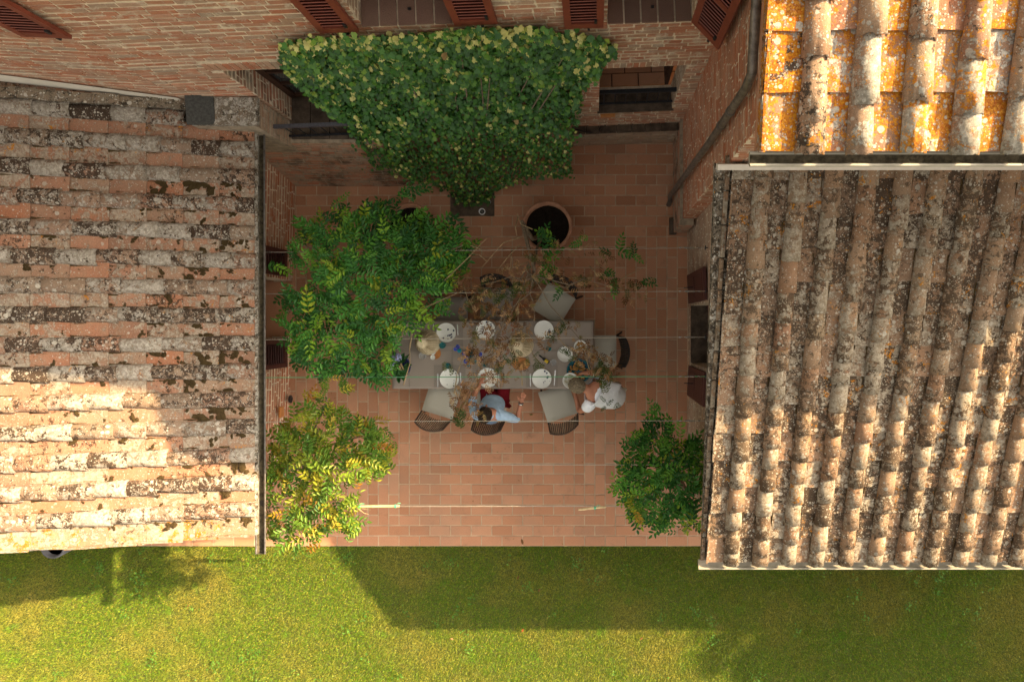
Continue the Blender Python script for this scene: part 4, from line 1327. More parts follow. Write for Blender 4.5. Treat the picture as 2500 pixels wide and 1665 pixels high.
def foliage_mass(plant, poly, z0, hump, n, fronds, n_single, scale=(.75, 1.15), edge_drop=.25, thin=0.0):
    xs = [p[0] for p in poly]; ys = [p[1] for p in poly]
    cx, cy = sum(xs) / len(xs), sum(ys) / len(ys); ext = max(max(xs) - min(xs), max(ys) - min(ys)) / 2
    items = []
    bumps = [(random.uniform(min(xs), max(xs)), random.uniform(min(ys), max(ys)), random.uniform(30, 70), random.uniform(-.16, .22)) for _ in range(26)]
    while len(items) < n:
        px = random.uniform(min(xs), max(xs)); py = random.uniform(min(ys), max(ys))
        if not in_poly(px + random.gauss(0, 5), py + random.gauss(0, 5), poly): continue
        r = math.hypot(px - cx, py - cy) / ext
        z = z0 + hump * (1 - r * r) - edge_drop * max(0, r - .6) + sum(h * math.exp(-((px - a) ** 2 + (py - b) ** 2) / (s * s)) for a, b, s, h in bumps)
        layer = random.random() ** 1.5
        z -= layer * .38
        if thin and random.random() < thin * (layer > .5): continue
        yaw = math.atan2(-(py - cy), px - cx) - math.pi / 2 + random.gauss(0, 1.2)
        s = random.uniform(*scale)
        p = P(px, py, z)
        M = frond_matrix(p, yaw, random.gauss(-.05, .40), random.gauss(0, .35), s) @ Matrix.Translation((0, -.13, .02))
        items.append((random.choice(fronds), M, layer))
    items.sort(key=lambda q: q[2])
    for me, M, _ in items[:n_single]: obj("leaf", me, plant, M)
    return [(a, b) for a, b, _ in items[n_single:]]

def sprigs(plant, pts, fronds, z, s=(.6, 1.0), k=3):
    for (px, py) in pts:
        for i in range(k):
            p = P(px + random.uniform(-14, 14), py + random.uniform(-14, 14), z + random.uniform(-.08, .08))
            obj("leaf", random.choice(fronds), plant, frond_matrix(p, random.uniform(0, 6.28), random.gauss(0, .3), random.gauss(0, .3), random.uniform(*s)) @ Matrix.Translation((0, -.1, 0)))

def branch(mb, pts, r0, r1, n=6, wob=.02):
    out = []
    for i, p in enumerate(pts):
        q = Vector(p)
        if 0 < i < len(pts) - 1: q += Vector((random.uniform(-wob, wob), random.uniform(-wob, wob), random.uniform(-wob, wob)))
        out.append(q)
    k = len(out)
    mb.tube(out, [r0 + (r1 - r0) * i / (k - 1) for i in range(k)], n)

WZ = 1.75
# 1: big leafy one over the left of the table
b1 = P(995, 560, .5)
wis1 = empty("wisteria", (b1.x, b1.y, .52), "large lush green wisteria spreading over the left of the table", "wisteria", "wisterias trained on the courtyard wires")
rest = foliage_mass(wis1, W1_POLY, 1.80, .28, 700, FR_G, 295, (.5, 1.0), thin=.2)
join_fronds("foliage", rest, wis1, M_WIST)
sprigs(wis1, [(835, 500), (820, 530), (995, 465), (1010, 475), (672, 660)], FR_G, 1.75, (.5, .8), 3)
mb = MB()
branch(mb, [(b1.x, b1.y, .40), (b1.x - .05, b1.y - .1, .9), (b1.x - .15, b1.y - .25, 1.4), P(930, 640, 1.7)], .035, .025)
for (a, c) in ((( 930, 640), (740, 600)), ((930, 640), (900, 880)), ((930, 640), (1130, 600)), ((900, 700), (700, 760)), ((930, 640), (940, 500))):
    branch(mb, [P(*a, 1.68), P((a[0] + c[0]) / 2, (a[1] + c[1]) / 2 + 10, 1.72), P(*c, 1.75)], .02, .006)
obj("trunk", mb.mesh("trunk", M_BARK), wis1)
mb = MB()
for (x0, y0, x1, y1) in ((985, 940, 1000, 850), (960, 790, 1130, 710), (985, 800, 960, 850), (880, 720, 1120, 712), (1000, 850, 1005, 780), (735, 735, 790, 720), (1150, 600, 1180, 620), (1080, 690, 1190, 580)):
    mb = MB(); branch(mb, [P(x0, y0, 1.8), P((x0 + x1) / 2 + 5, (y0 + y1) / 2 - 6, 1.85), P(x1, y1, 1.83)], .007, .003, 5)
    obj("twig", mb.mesh("twig", M_TWIG), wis1)
# 2: yellowing one at the front left, half in the sun
b2_ = Vector((X_LW + .12, P(0, 1130, 0).y, 0))
wis2 = empty("wisteria", b2_, "yellowing wisteria at the front left corner, lit by the sun", "wisteria", "wisterias trained on the courtyard wires")
rest = foliage_mass(wis2, W2_POLY, 1.82, .16, 400, FR_Y, 270, (.65, 1.0), thin=.4)
join_fronds("foliage", rest, wis2, M_WIST_Y)
sprigs(wis2, [(800, 935), (835, 940), (790, 970), (850, 955), (940, 1140), (960, 1085), (930, 1060)], FR_Y, 1.8, (.45, .75), 3)
mb = MB()
branch(mb, [b2_, b2_ + Vector((.03, .02, .8)), b2_ + Vector((.06, 0, 1.5)), P(740, 1110, 1.68)], .035, .022)
for c in ((900, 1060), (840, 1240), (740, 1320), (700, 1180), (800, 970)):
    branch(mb, [P(740, 1110, 1.66), P((740 + c[0]) / 2, (1110 + c[1]) / 2, 1.70), P(*c, 1.72)], .018, .005)
obj("trunk", mb.mesh("trunk", M_BARK), wis2)
mb = MB()
for (x0, y0, x1, y1) in ((800, 1215, 905, 1245), (790, 1205, 830, 1225), (870, 1238, 900, 1255), (890, 1120, 830, 1160)):
    mb = MB(); branch(mb, [P(x0, y0, 1.85), P((x0 + x1) / 2, (y0 + y1) / 2 + 4, 1.87), P(x1, y1, 1.84)], .008, .003, 5)
    obj("twig", mb.mesh("twig", M_TWIG), wis2)
# 3: dark green one at the front right
b3 = Vector((X_RW - .12, P(0, 1170, 0).y, 0))
wis3 = empty("wisteria", b3, "compact dark green wisteria beside the low wing at front right", "wisteria", "wisterias trained on the courtyard wires")
rest = foliage_mass(wis3, W3_POLY, 1.62, .22, 260, FR_G, 190, (.5, 1.0), thin=.3)
join_fronds("foliage", rest, wis3, M_WIST)
sprigs(wis3, [(1610, 1005), (1540, 1070), (1700, 1080)], FR_G, 1.55, (.5, .8), 3)
sprigs(wis3, [(1552, 1218), (1560, 1240), (1548, 1250)], FR_Y, 1.95, (.5, .75), 3)
mb = MB(); branch(mb, [b3, b3 + Vector((-.02, 0, .8)), P(1640, 1160, 1.5)], .03, .02)
for c in ((1540, 1200), (1600, 1040), (1690, 1260)): branch(mb, [P(1640, 1160, 1.5), P((1640 + c[0]) / 2, (1160 + c[1]) / 2, 1.55), P(*c, 1.6)], .016, .005)
obj("trunk", mb.mesh("trunk", M_BARK), wis3)
# 4: withered one from the right pot, over the middle of the table
b4 = P(1318, 575, .55)
wis4 = empty("wisteria", (b4.x, b4.y, .55), "withered brown wisteria rising from the right planter over the table", "wisteria", "wisterias trained on the courtyard wires")
items = []
dead = [(1150,690,45,34),(1185,740,40,34),(1130,760,25,10),(1235,690,45,30),(1300,655,50,40),(1350,640,45,26),(1400,685,35,20),(1450,695,38,24),(1520,705,36,26),(1565,700,22,12),
        (1175,845,45,46),(1150,880,30,22),(1160,795,35,24),(1240,815,50,44),(1195,915,38,40),(1145,945,28,26),(1120,985,22,20),(1428,868,30,24),(1462,888,34,30),(1330,830,26,12),
        (1395,800,34,14),(1415,850,24,16),(1260,770,40,34),(1280,730,30,24),(1215,860,40,34),(1420,600,28,14),(1470,625,22,14),(1210,740,40,30),(1250,905,35,18),(1478,915,25,14),(1160,1005,24,18)]
for (cx, cy, r, n) in dead:
    for i in range(int(n * .95)):
        a = random.uniform(0, 6.28); q = r * math.sqrt(random.random())
        p = P(cx + q * math.cos(a), cy + q * math.sin(a), random.uniform(1.50, 1.95))
        items.append((random.choice(FR_D), frond_matrix(p, random.uniform(0, 6.28), random.gauss(0, .6), random.gauss(0, .6), random.uniform(.5, .95))))
random.shuffle(items)
for me, M in items[:170]: obj("leaf", me, wis4, M)
join_fronds("dry_foliage", items[170:], wis4, M_WIST_D)
sprigs(wis4, [(1330, 570), (1345, 590), (1330, 620), (1325, 680), (1340, 670)], FR_G, 1.55, (.5, .85), 3)
sprigs(wis4, [(1420, 590), (1500, 612), (1525, 620), (1545, 615), (1585, 680), (1487, 672), (1490, 702), (1370, 700)], FR_G, 1.75, (.45, .7), 2)
sprigs(wis4, [(1245, 715), (1265, 705), (1225, 735), (1210, 720), (1485, 940), (1478, 905), (1468, 915), (1125, 1035), (1128, 1018), (1545, 705), (1460, 900)], FR_O, 1.8, (.5, .85), 4)
sprigs(wis4, [(1375, 800), (1360, 815), (1345, 825), (1380, 860), (1300, 870), (1310, 885), (1200, 830), (1230, 880), (1150, 745), (1140, 770), (1290, 690), (1510, 700), (1470, 985), (1500, 985), (1090, 895), (1180, 700), (1165, 820), (1250, 780), (1215, 905), (1330, 650), (1290, 640), (1420, 690), (1400, 880), (1180, 760), (1255, 870)], FR_O, 1.78, (.4, .75), 3)
mb = MB()
branch(mb, [(b4.x, b4.y, .42), P(1298, 585, .9), P(1285, 560, 1.2), P(1275, 545, 1.3), P(1290, 600, 1.6), P(1305, 660, 1.72)], .032, .022)
branch(mb, [P(1330, 560, .6), P(1312, 610, 1.2), P(1300, 680, 1.7)], .022, .014)
for c in ((1150, 700), (1180, 850), (1300, 800), (1400, 690), (1450, 880), (1520, 705), (1240, 830), (1190, 920), (1130, 1000)):
    ax, ay = 1300 + random.uniform(-18, 18), 660 + random.uniform(-25, 45)
    branch(mb, [P(ax + (c[0] - ax) * f_, ay + (c[1] - ay) * f_, 1.68 + .10 * f_) for f_ in (0, .2, .4, .6, .8, 1)], .010, .003, 5, .07)
obj("trunk", mb.mesh("trunk", M_BARK), wis4)
mb = MB()
for (x0, y0, x1, y1, bx, by) in ((1270, 580, 1175, 655, 1225, 590), (1268, 598, 1215, 660, 1240, 625), (1250, 605, 1245, 660, 1248, 630), (1290, 640, 1220, 662, 1255, 655), (1265, 530, 1262, 580, 1258, 555), (1150, 620, 1190, 640, 1170, 625),
                                 (1400, 860, 1360, 820, 1375, 842), (1300, 560, 1262, 520, 1275, 545), (1330, 900, 1290, 830, 1300, 870), (1110, 960, 1135, 860, 1118, 910), (1200, 865, 1160, 900, 1180, 875), (1275, 940, 1260, 890, 1272, 915),
                                 (1130, 690, 1160, 760, 1140, 725), (1170, 700, 1130, 760, 1150, 735), (1500, 690, 1570, 655, 1540, 670), (1440, 650, 1460, 670, 1450, 660), (1440, 905, 1420, 850, 1435, 880)):
    mb = MB(); branch(mb, [P(x0, y0, 1.6), P(bx, by, 1.72), P(x1, y1, 1.7)], .008, .003, 5)
    obj("twig", mb.mesh("twig", M_TWIG), wis4)

# ================================================================== WIRES
ends = [(617, 605), (718, 711), (830, 823), (922, 919), (1030, 1027), (1136, 1135), (1238, 1236)]
wl_txt = ["nearest the ivy, above the right planter", "second from the ivy, over the lush wisteria", "third from the ivy, over the table", "greenish one along the front edge of the table",
          "just in front of the seated man", "crossing the bare paving below the chairs", "last before the lawn, with canes tied on"]
for k, (ya, yb) in enumerate(ends):
    a = P(640, ya, WZ); a.x = X_LW + .02; b_ = P(1725, yb, WZ); b_.x = X_RW - .01
    w_ = empty("steel_wire", a, "taut wire across the courtyard, " + wl_txt[k], "wire", "wires stretched across the courtyard")
    mb = MB()
    pts = [a + (b_ - a) * (i / 10) + Z3 * (-.025 * math.sin(math.pi * i / 10)) for i in range(11)]
    mb.tube(pts, .0042 if k != 3 else .006, 5)
    obj("cable", mb.mesh("cable", M_GREENWIRE if k == 3 else M_WIRE), w_)
    mb = MB(); c = b_ - (b_ - a).normalized() * .22
    dirx = (b_ - a).normalized()
    mb.tube([c - dirx * .06, c + dirx * .06], .011, 6); mb.tube([c - dirx * .13, c - dirx * .10], .010, 6); mb.tube([c + dirx * .10, c + dirx * .13], .010, 6)
    obj("turnbuckle", mb.mesh("turnbuckle", M_STEEL), w_)
    mb = MB(); mb.tube([b_ + Vector((-.01, .025 * math.cos(t * .7), .025 * math.sin(t * .7))) - dirx * .02 for t in range(10)], .005, 5)
    mb.tube([b_ - dirx * .03, b_ + dirx * .02], .006, 5)
    obj("eye_bolt", mb.mesh("eye_bolt", M_IRON), w_)
def cane(pa, pb, r, label):
    c = empty("bamboo_cane", pa, label, "cane", "canes tied to the last wire")
    mb = MB(); n = 6
    mb.tube([pa.lerp(pb, i / n) for i in range(n + 1)], [r * (1.12 if i % 2 else .95) for i in range(n + 1)], 8)
    obj("stick", mb.mesh("stick", M_BAMBOO), c)
    for f in (.25, .93) if r > .014 else (.6,):
        m = pa.lerp(pb, f); mb = MB(); d_ = (pb - pa).normalized()
        mb.tube([m - d_ * .012, m + d_ * .012], r * 1.45, 8); mb.tube([m, m + Vector((.03, .04, .02)), m + Vector((.06, .035, .0))], .004, 5)
        obj("tie", mb.mesh("tie", M_TIE), c)
cane(P(845, 1237, WZ + .02), P(975, 1235, WZ + .02), .015, "pale cane tied to the last wire beside the yellowing wisteria")
cane(P(1412, 1244, WZ + .02), P(1480, 1237, WZ + .02), .013, "short pale cane tied to the last wire at right")

# ================================================================== PLANTERS, LAMPS
def planter(px, py, label):
    c = P(px, py, .52)
    t = empty("planter", (c.x, c.y, 0), label, "planter", "terracotta planters", local=True)
    mb = MB(); mb.lathe([(0, .0), (.22, .0), (.25, .1), (.315, .40), (.325, .46), (.352, .47), (.355, .545), (.335, .555), (.305, .545), (.30, .42)], 36)
    obj("pot", mb.mesh("pot", M_TERRA, True), t, None, False)
    b = MB(); vs_ = []; n = 20
    for i in range(4):
        for j in range(n): vs_.append((.303 * i / 3 * math.cos(2 * math.pi * j / n), .303 * i / 3 * math.sin(2 * math.pi * j / n), .44 + random.uniform(-.012, .02)))
    fs_ = [(i * n + j, i * n + (j + 1) % n, (i + 1) * n + (j + 1) % n, (i + 1) * n + j) for i in range(3) for j in range(n)]
    b.add(vs_, fs_); obj("soil", b.mesh("soil", M_SOIL), t, None, False)
planter(1336, 553, "round terracotta planter of dark soil at the right wisteria's foot")
planter(1000, 558, "round terracotta planter half hidden under the lush wisteria")
def ground_lamp(px, py, r, label):
    c = P(px, py, .02)
    t = empty("ground_lamp", (c.x, c.y, 0), label, "lamp", "lamps at the ivy foot", local=True)
    mb = MB(); mb.lathe([(0, .003), (r * .72, .003), (r * .74, .03), (r, .034), (r, 0.0)], 20); obj("rim", mb.mesh("rim", M_LAMPW), t, None, False)
    mb = MB(); mb.lathe([(0, .022), (r * .45, .022), (r * .70, .012)], 16); obj("lens", mb.mesh("lens", M_GLASS), t, None, False)
ground_lamp(1177, 517, .048, "round white-rimmed ground lamp set in paving below the ivy")
ground_lamp(1195, 494, .022, "tiny pale ground lamp under the ivy's lower edge")
# stone pot on the lawn by the wing
c = P(127, 1334, .40)
t = empty("stone_pot", (c.x, c.y, LAWN_Z), "round grey stone pot on the lawn under the wing's eave", "pot", local=True)
mb = MB(); mb.lathe([(0, 0), (.13, 0), (.16, .2), (.175, .42), (.165, .44), (.145, .42), (.13, .3)], 28); obj("bowl", mb.mesh("bowl", M_GREYPOT, True), t, None, False)
mb = MB(); mb.lathe([(0, .36), (.142, .36)], 20); obj("soil", mb.mesh("soil", M_SOIL), t, None, False)

# ================================================================== TABLE
TZ = .75
ta, tb = P(958, 949, TZ), P(1448, 784, TZ)
tcx, tcy = (ta.x + tb.x) / 2, (ta.y + tb.y) / 2; thx, thy = (tb.x - ta.x) / 2, (tb.y - ta.y) / 2
tbl = empty("dining_table", (tcx, tcy, 0), "long rectangular dining table under a taupe cloth", "table", local=True)
mb = MB(); mb.box((0, 0, TZ - .03), (thx - .012, thy - .012, .02)); obj("table_top", mb.mesh("table_top", M_WICKER), tbl, None, False)
lg = MB(); lg.box((0, 0, (TZ - .05) / 2), (.035, .035, (TZ - .05) / 2)); lgm = lg.mesh("leg", M_WICKER)
for sx in (-1, 1):
    for sy in (-1, 1): obj("leg", lgm, tbl, Matrix.Translation((sx * (thx - .12), sy * (thy - .10), 0)), False)
# cloth: sheet with hem, slight waves and two seams
def cloth_mesh():
    nx, ny = 60, 24; vs_ = []; fs_ = []
    for j in range(ny + 1):
        for i in range(nx + 1):
            u = -1 + 2 * i / nx; v = -1 + 2 * j / ny
            x, y = u * thx, v * thy
            z = TZ + .0025 + .0012 * math.sin(x * 9 + math.sin(y * 7)) * math.cos(y * 11)
            vs_.append((x, y, z))
    for j in range(ny):
        for i in range(nx):
            k = j * (nx + 1) + i; fs_.append((k, k + 1, k + nx + 2, k + nx + 1))
    b = MB(); b.add(vs_, fs_)
    per = [(i, 0) for i in range(nx + 1)] + [(nx, j) for j in range(1, ny + 1)] + [(i, ny) for i in range(nx - 1, -1, -1)] + [(0, j) for j in range(ny - 1, 0, -1)]
    ring = []
    for (i, j) in per:
        x, y, z = vs_[j * (nx + 1) + i]
        o_ = .006 + .008 * math.sin((x + y) * 14)
        sx = (1 if i == nx else -1 if i == 0 else 0); sy = (1 if j == ny else -1 if j == 0 else 0)
        ring.append((x + sx * (.01 + o_), y + sy * (.01 + o_), TZ - .20 + .006 * math.sin(x * 5)))
    base_i = len(b.v); b.v += ring; n = len(per)
    for k in range(n):
        a = per[k][1] * (nx + 1) + per[k][0]; c_ = per[(k + 1) % n][1] * (nx + 1) + per[(k + 1) % n][0]
        b.f.append((c_, a, base_i + k, base_i + (k + 1) % n))
    return b.mesh("tablecloth", M_CLOTH, True)
tc = empty("tablecloth", (tcx, tcy, TZ), "taupe linen cloth draped over the long dining table", "tablecloth", local=True)
obj("cloth", cloth_mesh(), tc, Matrix.Translation((0, 0, -TZ)), False)
mb = MB()
for (x0, y0, x1, y1) in ((1104, 785, 1104, 948), (1330, 785, 1330, 948), (1000, 790, 1000, 948)):
    a, b_ = P(x0, y0, TZ), P(x1, y1, TZ); mb.tube([(a.x - tcx, a.y - tcy - .01, .0045), (b_.x - tcx, b_.y - tcy + .01, .0045)], .003, 4)
a, b_ = P(965, 856, TZ), P(1443, 856, TZ); mb.tube([(a.x - tcx, a.y - tcy, .0045), (b_.x - tcx, b_.y - tcy, .0045)], .003, 4)
obj("fold_crease", mb.mesh("fold_crease", M_MAT), tc, None, False)

ZT = TZ + .0042
def at(px, py, z=ZT): 
    return P(px, py, z)
def mat_(px, py, label, rz=0):
    c = at(px, py, ZT + .001)
    b = MB(); b.box((0, 0, .0012), (.215, .15, .0012))
    o = obj("placemat", b.mesh("placemat", M_MAT), None, Matrix.Translation(c) @ Matrix.Rotation(rz, 4, 'Z'))
    props(o, label, "placemat", "placemats on the table")
mat_(1092, 818, "taupe placemat under the plate beside the straw shade")
mat_(1098, 918, "taupe placemat in front of the rotated wicker chair")
mat_(1192, 918, "taupe placemat in front of the seated man")
mat_(1323, 918, "taupe placemat before the empty front chair")
mat_(1322, 812, "taupe placemat at the table's far side near the tilted chair")
mat_(1185, 812, "taupe placemat under the far plate below dry leaves")

PLATE_PROF = [(0, .004), (.055, .004), (.075, .006), (.105, .014), (.135, .022), (.138, .024), (.134, .019), (.100, .008), (.075, .0), (0, 0)]
def plate(px, py, r, label, ink=True, z=ZT + .0035, seed=0, prof=PLATE_PROF):
    c = at(px, py, z); r_ = random.Random(seed)
    t = empty("plate", c, label, "plate", "plates on the table", local=True)
    k = r / .138
    b = MB(); b.lathe([(a * k, h) for a, h in prof][::-1], 36); obj("dish", b.mesh("dish", M_WHITE, True), t, None, False)
    if ink:
        b = MB()
        a0 = r_.uniform(-1, 1)
        for i in range(13):
            a = a0 + r_.gauss(0, .9); q = r * r_.uniform(.35, .9); s = r * r_.choice((.03, .05, .08, .10))
            zz = .0065 if q < .5 * r else .0065 + (q / r - .5) * .036
            n = 9
            b.add([(q * math.cos(a) + s * (1 + r_.uniform(-.4, .3)) * math.cos(2 * math.pi * j / n), q * math.sin(a) + s * (1 + r_.uniform(-.4, .3)) * math.sin(2 * math.pi * j / n), zz + .0045) for j in range(n)], [tuple(range(n))])
        props(obj("ink_splash", b.mesh("ink_splash", M_INK), t, None, False), kind="stuff")
    return t
plate(1090, 812, .132, "white plate with ink-blue splashes beside the straw shade", seed=3)
plate(1098, 924, .132, "white ink-splashed plate in front of the rotated wicker chair", seed=9)
p3 = plate(1191, 922, .135, "white plate in front of the seated man", seed=5)
plate(1323, 924, .132, "white ink-splashed plate before the empty front chair", seed=12)
plate(1328, 806, .132, "white plate at the far side near the tilted chair", seed=14)
plate(1186, 806, .132, "white plate at the far side below dry leaves", seed=15)
ps = plate(1380, 864, .108, "small white plate stacked near the snack bowl", False, seed=16)
b = MB(); b.lathe([(a * .72, h + .02) for a, h in PLATE_PROF][::-1], 30); obj("upper_dish", b.mesh("upper_dish", M_WHITE, True), ps, None, False)

def bowl(px, py, r, h, z, label, mat, fill=None, name="bowl"):
    c = at(px, py, z)
    t = empty(name, c, label, "bowl", local=True)
    b = MB(); b.lathe([(0, 0), (r * .5, 0), (r * .8, h * .5), (r, h), (r * .93, h), (r * .72, h * .5), (r * .4, .012), (0, .010)], 32); obj("shell", b.mesh("shell", mat, True), t, None, False)
    if fill:
        b = MB()
        for i in range(46):
            a = random.uniform(0, 6.28); q = r * .74 * math.sqrt(random.random())
            b.box((0, 0, 0), (r * .13, r * .07, r * .03), Matrix.Translation((q * math.cos(a), q * math.sin(a), h * random.uniform(.5, .8))) @ Euler((random.uniform(-.6, .6), random.uniform(-.6, .6), random.uniform(0, 3))).to_matrix().to_4x4())
        obj("food", b.mesh("food", fill), t, None, False)
    return t
bowl(1417, 846, .088, .05, ZT, "white bowl of golden snacks near the table's right end", M_WHITE, M_NUTS)
bowl(1413, 905, .165, .06, ZT, "large teal patterned bowl of dry snacks by the white-shirted person", M_TEAL, M_NUTS)
HB = bowl(1393, 928, .105, .06, .93, "white bowl of pale salad held by the white-shirted person", M_WHITE, M_SALAD)

def knife(px0, py0, px1, py1, label, kind="knife"):
    a, c = at(px0, py0, ZT + .005), at(px1, py1, ZT + .005)
    L = (c - a).length; ang = math.atan2((c - a).y, (c - a).x)
    t = empty(kind, a, label, kind, "cutlery on the table", ang, local=True)
    b = MB(); b.box((L * .25, 0, 0), (L * .27, .0055, .003)); obj("handle", b.mesh("handle", M_STEEL), t, None, False)
    b = MB()
    if kind == "knife": b.box((L * .76, .001, 0), (L * .24, .008, .0018))
    else:
        b.box((L * .68, 0, 0), (L * .14, .0085, .002))
        for k in range(4): b.box((L * .90, -.0085 + k * .0057, .001), (L * .10, .0016, .0015))
    obj("blade" if kind == "knife" else "tines", b.mesh("blade", M_STEEL), t, None, False)
knife(1059, 810, 1058, 788, "steel fork left of the plate beside the straw shade", "fork")
knife(1118, 818, 1117, 792, "steel knife right of the plate beside the straw shade")
knife(1069, 944, 1069, 912, "steel fork left of the plate at the rotated wicker chair", "fork")
knife(1126, 944, 1124, 910, "steel knife right of the plate at the rotated wicker chair")
knife(1218, 944, 1217, 912, "steel knife right of the seated man's plate")
knife(1163, 944, 1163, 914, "steel fork left of the seated man's plate", "fork")
knife(1295, 942, 1295, 912, "steel fork left of the plate at the empty front chair", "fork")
knife(1353, 940, 1356, 904, "steel knife right of the plate at the empty front chair")

def straw_shade(px, py, label):
    c = at(px, py, ZT)
    t = empty("straw_shade", c, label, "straw shade", "woven straw shades on the table", local=True)
    r0, r1, h = .165, .058, .40
    b = MB(); b.lathe([(r0 - .004, .0), (r0, .012), (r0 * .96, .05), (r0 * .74, h * .55), (r1 * 1.15, h * .9), (r1, h), (r1 * .6, h + .006), (0, h + .004)], 40)
    obj("cone", b.mesh("cone", M_STRAW, True), t, None, False)
    b = MB()
    for k in range(40):
        a = 2 * math.pi * k / 40 + random.uniform(-.05, .05); a2 = a + random.uniform(-.12, .12)
        q0, z0 = r0 * .90, h * .16; q1, z1 = r1 * 1.35, h * .87
        pm = (r0 * .755 + .003, h * .55)
        b.tube([(q0 * math.cos(a) * 1.02, q0 * math.sin(a) * 1.02, z0), (pm[0] * math.cos((a + a2) / 2), pm[0] * math.sin((a + a2) / 2), pm[1]), (q1 * math.cos(a2), q1 * math.sin(a2), z1)], .0022, 4)
    obj("spoke", b.mesh("spoke", M_STRAW_D), t, None, False)
    b = MB(); b.lathe([(r0 - .01, .0), (r0 + .006, .004), (r0 + .004, .016), (r0 - .006, .018)], 40); obj("rim", b.mesh("rim", M_STRAW), t, None, False)
straw_shade(1046, 836, "tall woven straw shade at the left of the table")
straw_shade(1272, 842, "woven straw shade in the middle of the table under dry leaves")

def tumbler(px, py, r, h, mat, label):
    c = at(px, py, ZT)
    t = empty("glass", c, label, "glass", "glasses on the table", local=True)
    b = MB(); b.lathe([(0, .0), (r * .8, .0), (r, h), (r * .92, h), (r * .72, .012), (0, .010)], 20); obj("cup", b.mesh("cup", mat, True), t, None, False)
tumbler(1083, 843, .042, .085, M_GLASS_T, "teal tumbler beside the straw shade")
tumbler(1034, 868, .052, .06, M_GLASS_C, "wide clear glass below the straw shade")
tumbler(1186, 888, .035, .085, M_GLASS_T, "teal tumbler among the blue flowers")
tumbler(1340, 850, .038, .085, M_GLASS_T, "teal tumbler by the middle straw shade")
tumbler(1096, 892, .036, .085, M_GLASS_T, "teal tumbler above the plate at the rotated chair")
tumbler(1352, 884, .045, .12, M_GLASS_C, "clear wine glass beside the small bottle")
tumbler(1214, 898, .036, .10, M_GLASS_C, "clear glass above the seated man's plate")
# wooden board with two small white cups
c = at(1063, 863, ZT)
t = empty("serving_board", c, "round orange wooden board below the straw shade", "board", local=True)
b = MB(); b.lathe([(0, 0), (.075, 0), (.078, .012), (.068, .014), (.064, .009), (0, .009)], 28); obj("disc", b.mesh("disc", M_WOODB, True), t, None, False)
for (px, py, lb) in ((1058, 872, "small white cup at the front of the round board"), (1059, 860, "small white cup at the back of the round board")):
    c = at(px, py, ZT + .011)
    t = empty("cup", c, lb, "cup", "cups on the round board", local=True)
    b = MB(); b.lathe([(0, 0), (.024, 0), (.034, .035), (.031, .036), (.022, .008), (0, .028)], 18); obj("body", b.mesh("body", M_WHITE, True), t, None, False)
# bread board and loaf
c = at(1272, 888, ZT)
t = empty("bread_board", c, "rounded wooden bread board beside the middle straw shade", "board", local=True)
b = MB(); b.lathe([(0, 0), (.10, 0), (.102, .014), (.094, .018), (0, .018)], 24); obj("disc", b.mesh("disc", M_WOODB, True), t, Matrix.Diagonal((1.2, .85, 1, 1)), False)
c = at(1278, 890, ZT + .019)
b = MB(); b.lathe([(0, 0), (.045, .0), (.056, .018), (.046, .042), (.02, .055), (0, .057)], 20)
props(obj("bread_loaf", b.mesh("bread_loaf", M_BREAD, True), None, Matrix.Translation(c) @ Matrix.Rotation(.7, 4, 'Z') @ Matrix.Diagonal((1.5, .85, 1, 1))), "crusty golden bread loaf on the wooden board", "bread")
# small bottle lying near the plate
a, d_ = at(1316, 867, ZT + .022), at(1340, 886, ZT + .022)
t = empty("bottle", a, "small dark bottle with yellow label lying on the table", "bottle", None, math.atan2((d_ - a).y, (d_ - a).x), local=True)
L = (d_ - a).length
Mb = Matrix.Rotation(math.pi / 2, 4, 'Y')
b = MB(); b.lathe([(0, 0), (.010, 0), (.010, L * .35), (.022, L * .5), (.022, L), (0, L)], 14); obj("flask", b.mesh("flask", M_BLACK, True), t, Mb, False)
b = MB(); b.lathe([(.0226, L * .62), (.0226, L * .92)], 14); obj("label", b.mesh("label", M_YELLOW), t, Mb, False)

# flowers: hydrangea pot at the left end, blue centrepiece
def blossom(b, c, r, n, s):
    for i in range(n):
        d = Vector((random.gauss(0, 1), random.gauss(0, 1), abs(random.gauss(0, 1)))).normalized()
        p = Vector(c) + d * r
        M = Matrix.Translation(p) @ d.to_track_quat('Z', 'Y').to_matrix().to_4x4() @ Matrix.Rotation(random.uniform(0, 3), 4, 'Z')
        for k in range(4):
            Mk = M @ Matrix.Rotation(k * math.pi / 2, 4, 'Z')
            b.add([Mk @ Vector(q) for q in ((0, 0, 0), (s * .6, s * .5, .002), (s * 1.1, 0, .003), (s * .6, -s * .5, .002))], [(0, 3, 2, 1)])
c = at(985, 893, ZT)
hy = empty("potted_hydrangea", c, "lilac hydrangea in a navy glazed pot at the table's left end", "potted plant", local=True)
b = MB(); b.lathe([(0, 0), (.09, 0), (.135, .15), (.142, .16), (.125, .16), (.115, .13)], 28); obj("pot", b.mesh("pot", M_BLUEPOT, True), hy, None, False)
b = MB(); b.lathe([(0, .125), (.118, .125)], 20); obj("soil", b.mesh("soil", M_SOIL), hy, None, False)
b = MB()
for (dx, dy, dz, r) in ((-.06, .10, .30, .055), (.02, .13, .33, .05), (-.09, .01, .27, .045)): blossom(b, (dx, dy, dz), r, 60, .012)
obj("blossom", b.mesh("blossom", M_HYDR), hy, None, False)
b = MB()
